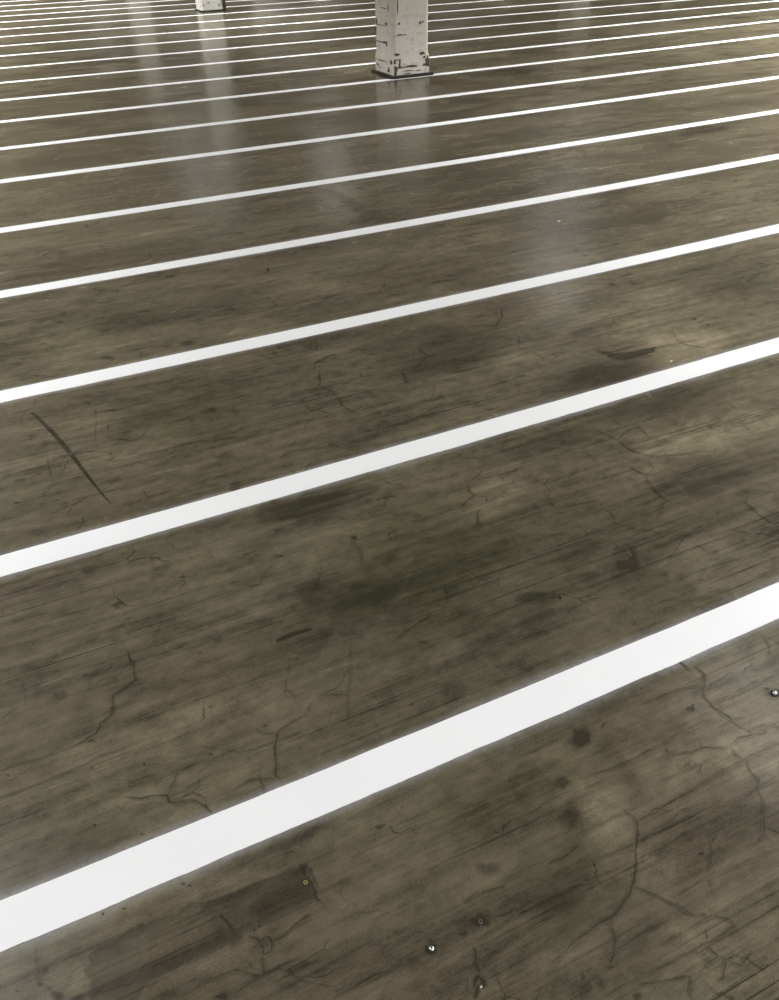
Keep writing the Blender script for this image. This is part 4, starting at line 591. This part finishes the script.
# ------------------------------------------------------------------ the hall round the floor
def slab(name, x0, x1, y0, y1, z0, z1, mat, label):
    bm = bmesh.new(); add_box(bm, x0, x1, y0, y1, z0, z1)
    return tag(bm_obj(name, bm, mat), label, name.split('_')[0], kind='structure')
slab('ceiling', X0, X1, Y0, Y1, H, H + .2, M_CEIL, 'bare concrete ceiling of the hall')
slab('wall_back', X0, X1, Y1, Y1 + .2, 0, H, M_WALL, 'far concrete wall')
slab('wall_front', X0, X1, Y0 - .2, Y0, 0, H, M_WALL, 'concrete wall behind the viewer')
slab('wall_left', X0 - .2, X0, Y0, Y1, 0, H, M_WALL, 'left concrete wall')
slab('wall_right', X1, X1 + .2, Y0, Y1, 0, H, M_WALL, 'right concrete wall')

# panel luminaires under the ceiling: floor glints place MIRRORED, the rest are added fill
MIRRORED = [(7.4, 10.0), (9.3, 12.4), (3.4, 16.6), (5.8, 15.4), (10.6, 19.3), (6.7, 20.2), (2.9, 22.4), (4.9, 22.6), (8.0, 25.4), (10.1, 26.2), (3.6, 26.3), (4.0, 2.05), (-1.3, 2.84),
            (5.2, 36.0), (12.0, 38.0), (20.0, 27.5), (23.2, 24.6), (30.0, 30.0), (16.0, 31.0)]
LIGHTS = [(x, y, (.035 if x < 0 else (.06 if y < 5 else .10)) if y < 14 else (.22 if y < 21 else (.35 if x < 5 else .9))) for x, y in MIRRORED]
LIGHTS += [(11.0, 6.2, 1.8)]  # fill added for the near column's front face
LIGHTS += [(-4.0, -1.8, .3), (.5, -1.8, .35), (4.5, -1.8, .9)]  # unseen fill added behind the viewer for the near floor
LIGHTS += [(-2.6, y, e) for y, e in ((3.5, .7), (7.5, 1.1), (11.5, 2.2), (16.0, 4.4), (21.0, 6.0), (27.0, 6.0))]  # left-hand fill added outside the zone the floor mirrors
LIGHTS += [(5.4, 1.2, .9), (9.6, 4.4, 2.8), (12.5, 7.5, 2.8), (16.0, 11.0, 4.2), (20.0, 15.0, 5.0), (26.0, 20.0, 5.0)]  # right-hand fill added where its glint stays out of view
NARROW_FILL = [(4.6, 6.1, .15), (4.2, 10.3, .18), (8.6, 9.0, .16), (4.4, 14.2, .36), (9.2, 14.2, .2), (2.2, 19.0, .25), (7.0, 19.0, .25)]   # narrow-beam fill added to brighten mid floor and columns without glints
LIGHTS += NARROW_FILL
proto = None
for (x, y, e) in LIGHTS:
    if proto is None:
        r = empty('ceiling_light', (x, y, H), 'unseen panel light under the ceiling, read from floor glints or added as fill', 'lamp', 'panel lights of the hall')
        bm = bmesh.new(); add_box(bm, -.32, .32, -.75, .75, -.05, 0); hs = bm_obj('housing', bm, M_HOUSING, r)
        bm = bmesh.new(); add_box(bm, -.285, .285, -.715, .715, -.056, -.05); df = bm_obj('diffuser', bm, M_HOUSING, r)
        proto = (r, hs, df)
    else:
        r = proto[0].copy(); COL.objects.link(r); r.location = (x, y, H)
        for q in proto[1:]:
            d = q.copy(); COL.objects.link(d); d.parent = r
    ld = bpy.data.lights.new('tube', 'AREA'); ld.shape = 'RECTANGLE'; ld.size = .56; ld.size_y = 1.42
    ld.energy = LAMP * e; ld.color = (1.0, .995, .975); ld.spread = math.radians(100 if (x, y, e) in NARROW_FILL else 150)
    lo = bpy.data.objects.new('tube', ld); COL.objects.link(lo); lo.parent = r; lo.location = (0, 0, -.06)

# ------------------------------------------------------------------ world, camera, view
w = bpy.data.worlds.new('World'); S.world = w; w.use_nodes = True
w.node_tree.nodes['Background'].inputs[0].default_value = (.5, .5, .48, 1)
w.node_tree.nodes['Background'].inputs[1].default_value = .3

cam = bpy.data.cameras.new('camera'); co = bpy.data.objects.new('camera', cam); COL.objects.link(co)
Rm = np.array(R)
cx, cy, cz = Rm[:, 0], -Rm[:, 1], -Rm[:, 2]
M = Matrix.Identity(4)
for i in range(3):
    M[i][0], M[i][1], M[i][2] = cx[i], cy[i], cz[i]
M[2][3] = EYE
co.matrix_world = M
cam.sensor_fit = 'VERTICAL'; cam.sensor_height = 36.0; cam.lens = 36.0 * 790.0 / 1000.0
cam.clip_start = .05; cam.clip_end = 200
S.camera = co

S.view_settings.view_transform = 'Standard'; S.view_settings.look = 'None'
S.view_settings.gamma = 1; S.view_settings.use_curve_mapping = False
S.view_settings.exposure = EXPOSURE
S.cycles.max_bounces = 8; S.cycles.diffuse_bounces = 4; S.cycles.glossy_bounces = 3
S.cycles.use_denoising = DENOISE
S.cycles.use_adaptive_sampling = False
S.cycles.caustics_reflective = False; S.cycles.caustics_refractive = False
S.cycles.sample_clamp_indirect = 1.5; S.cycles.blur_glossy = 1.0
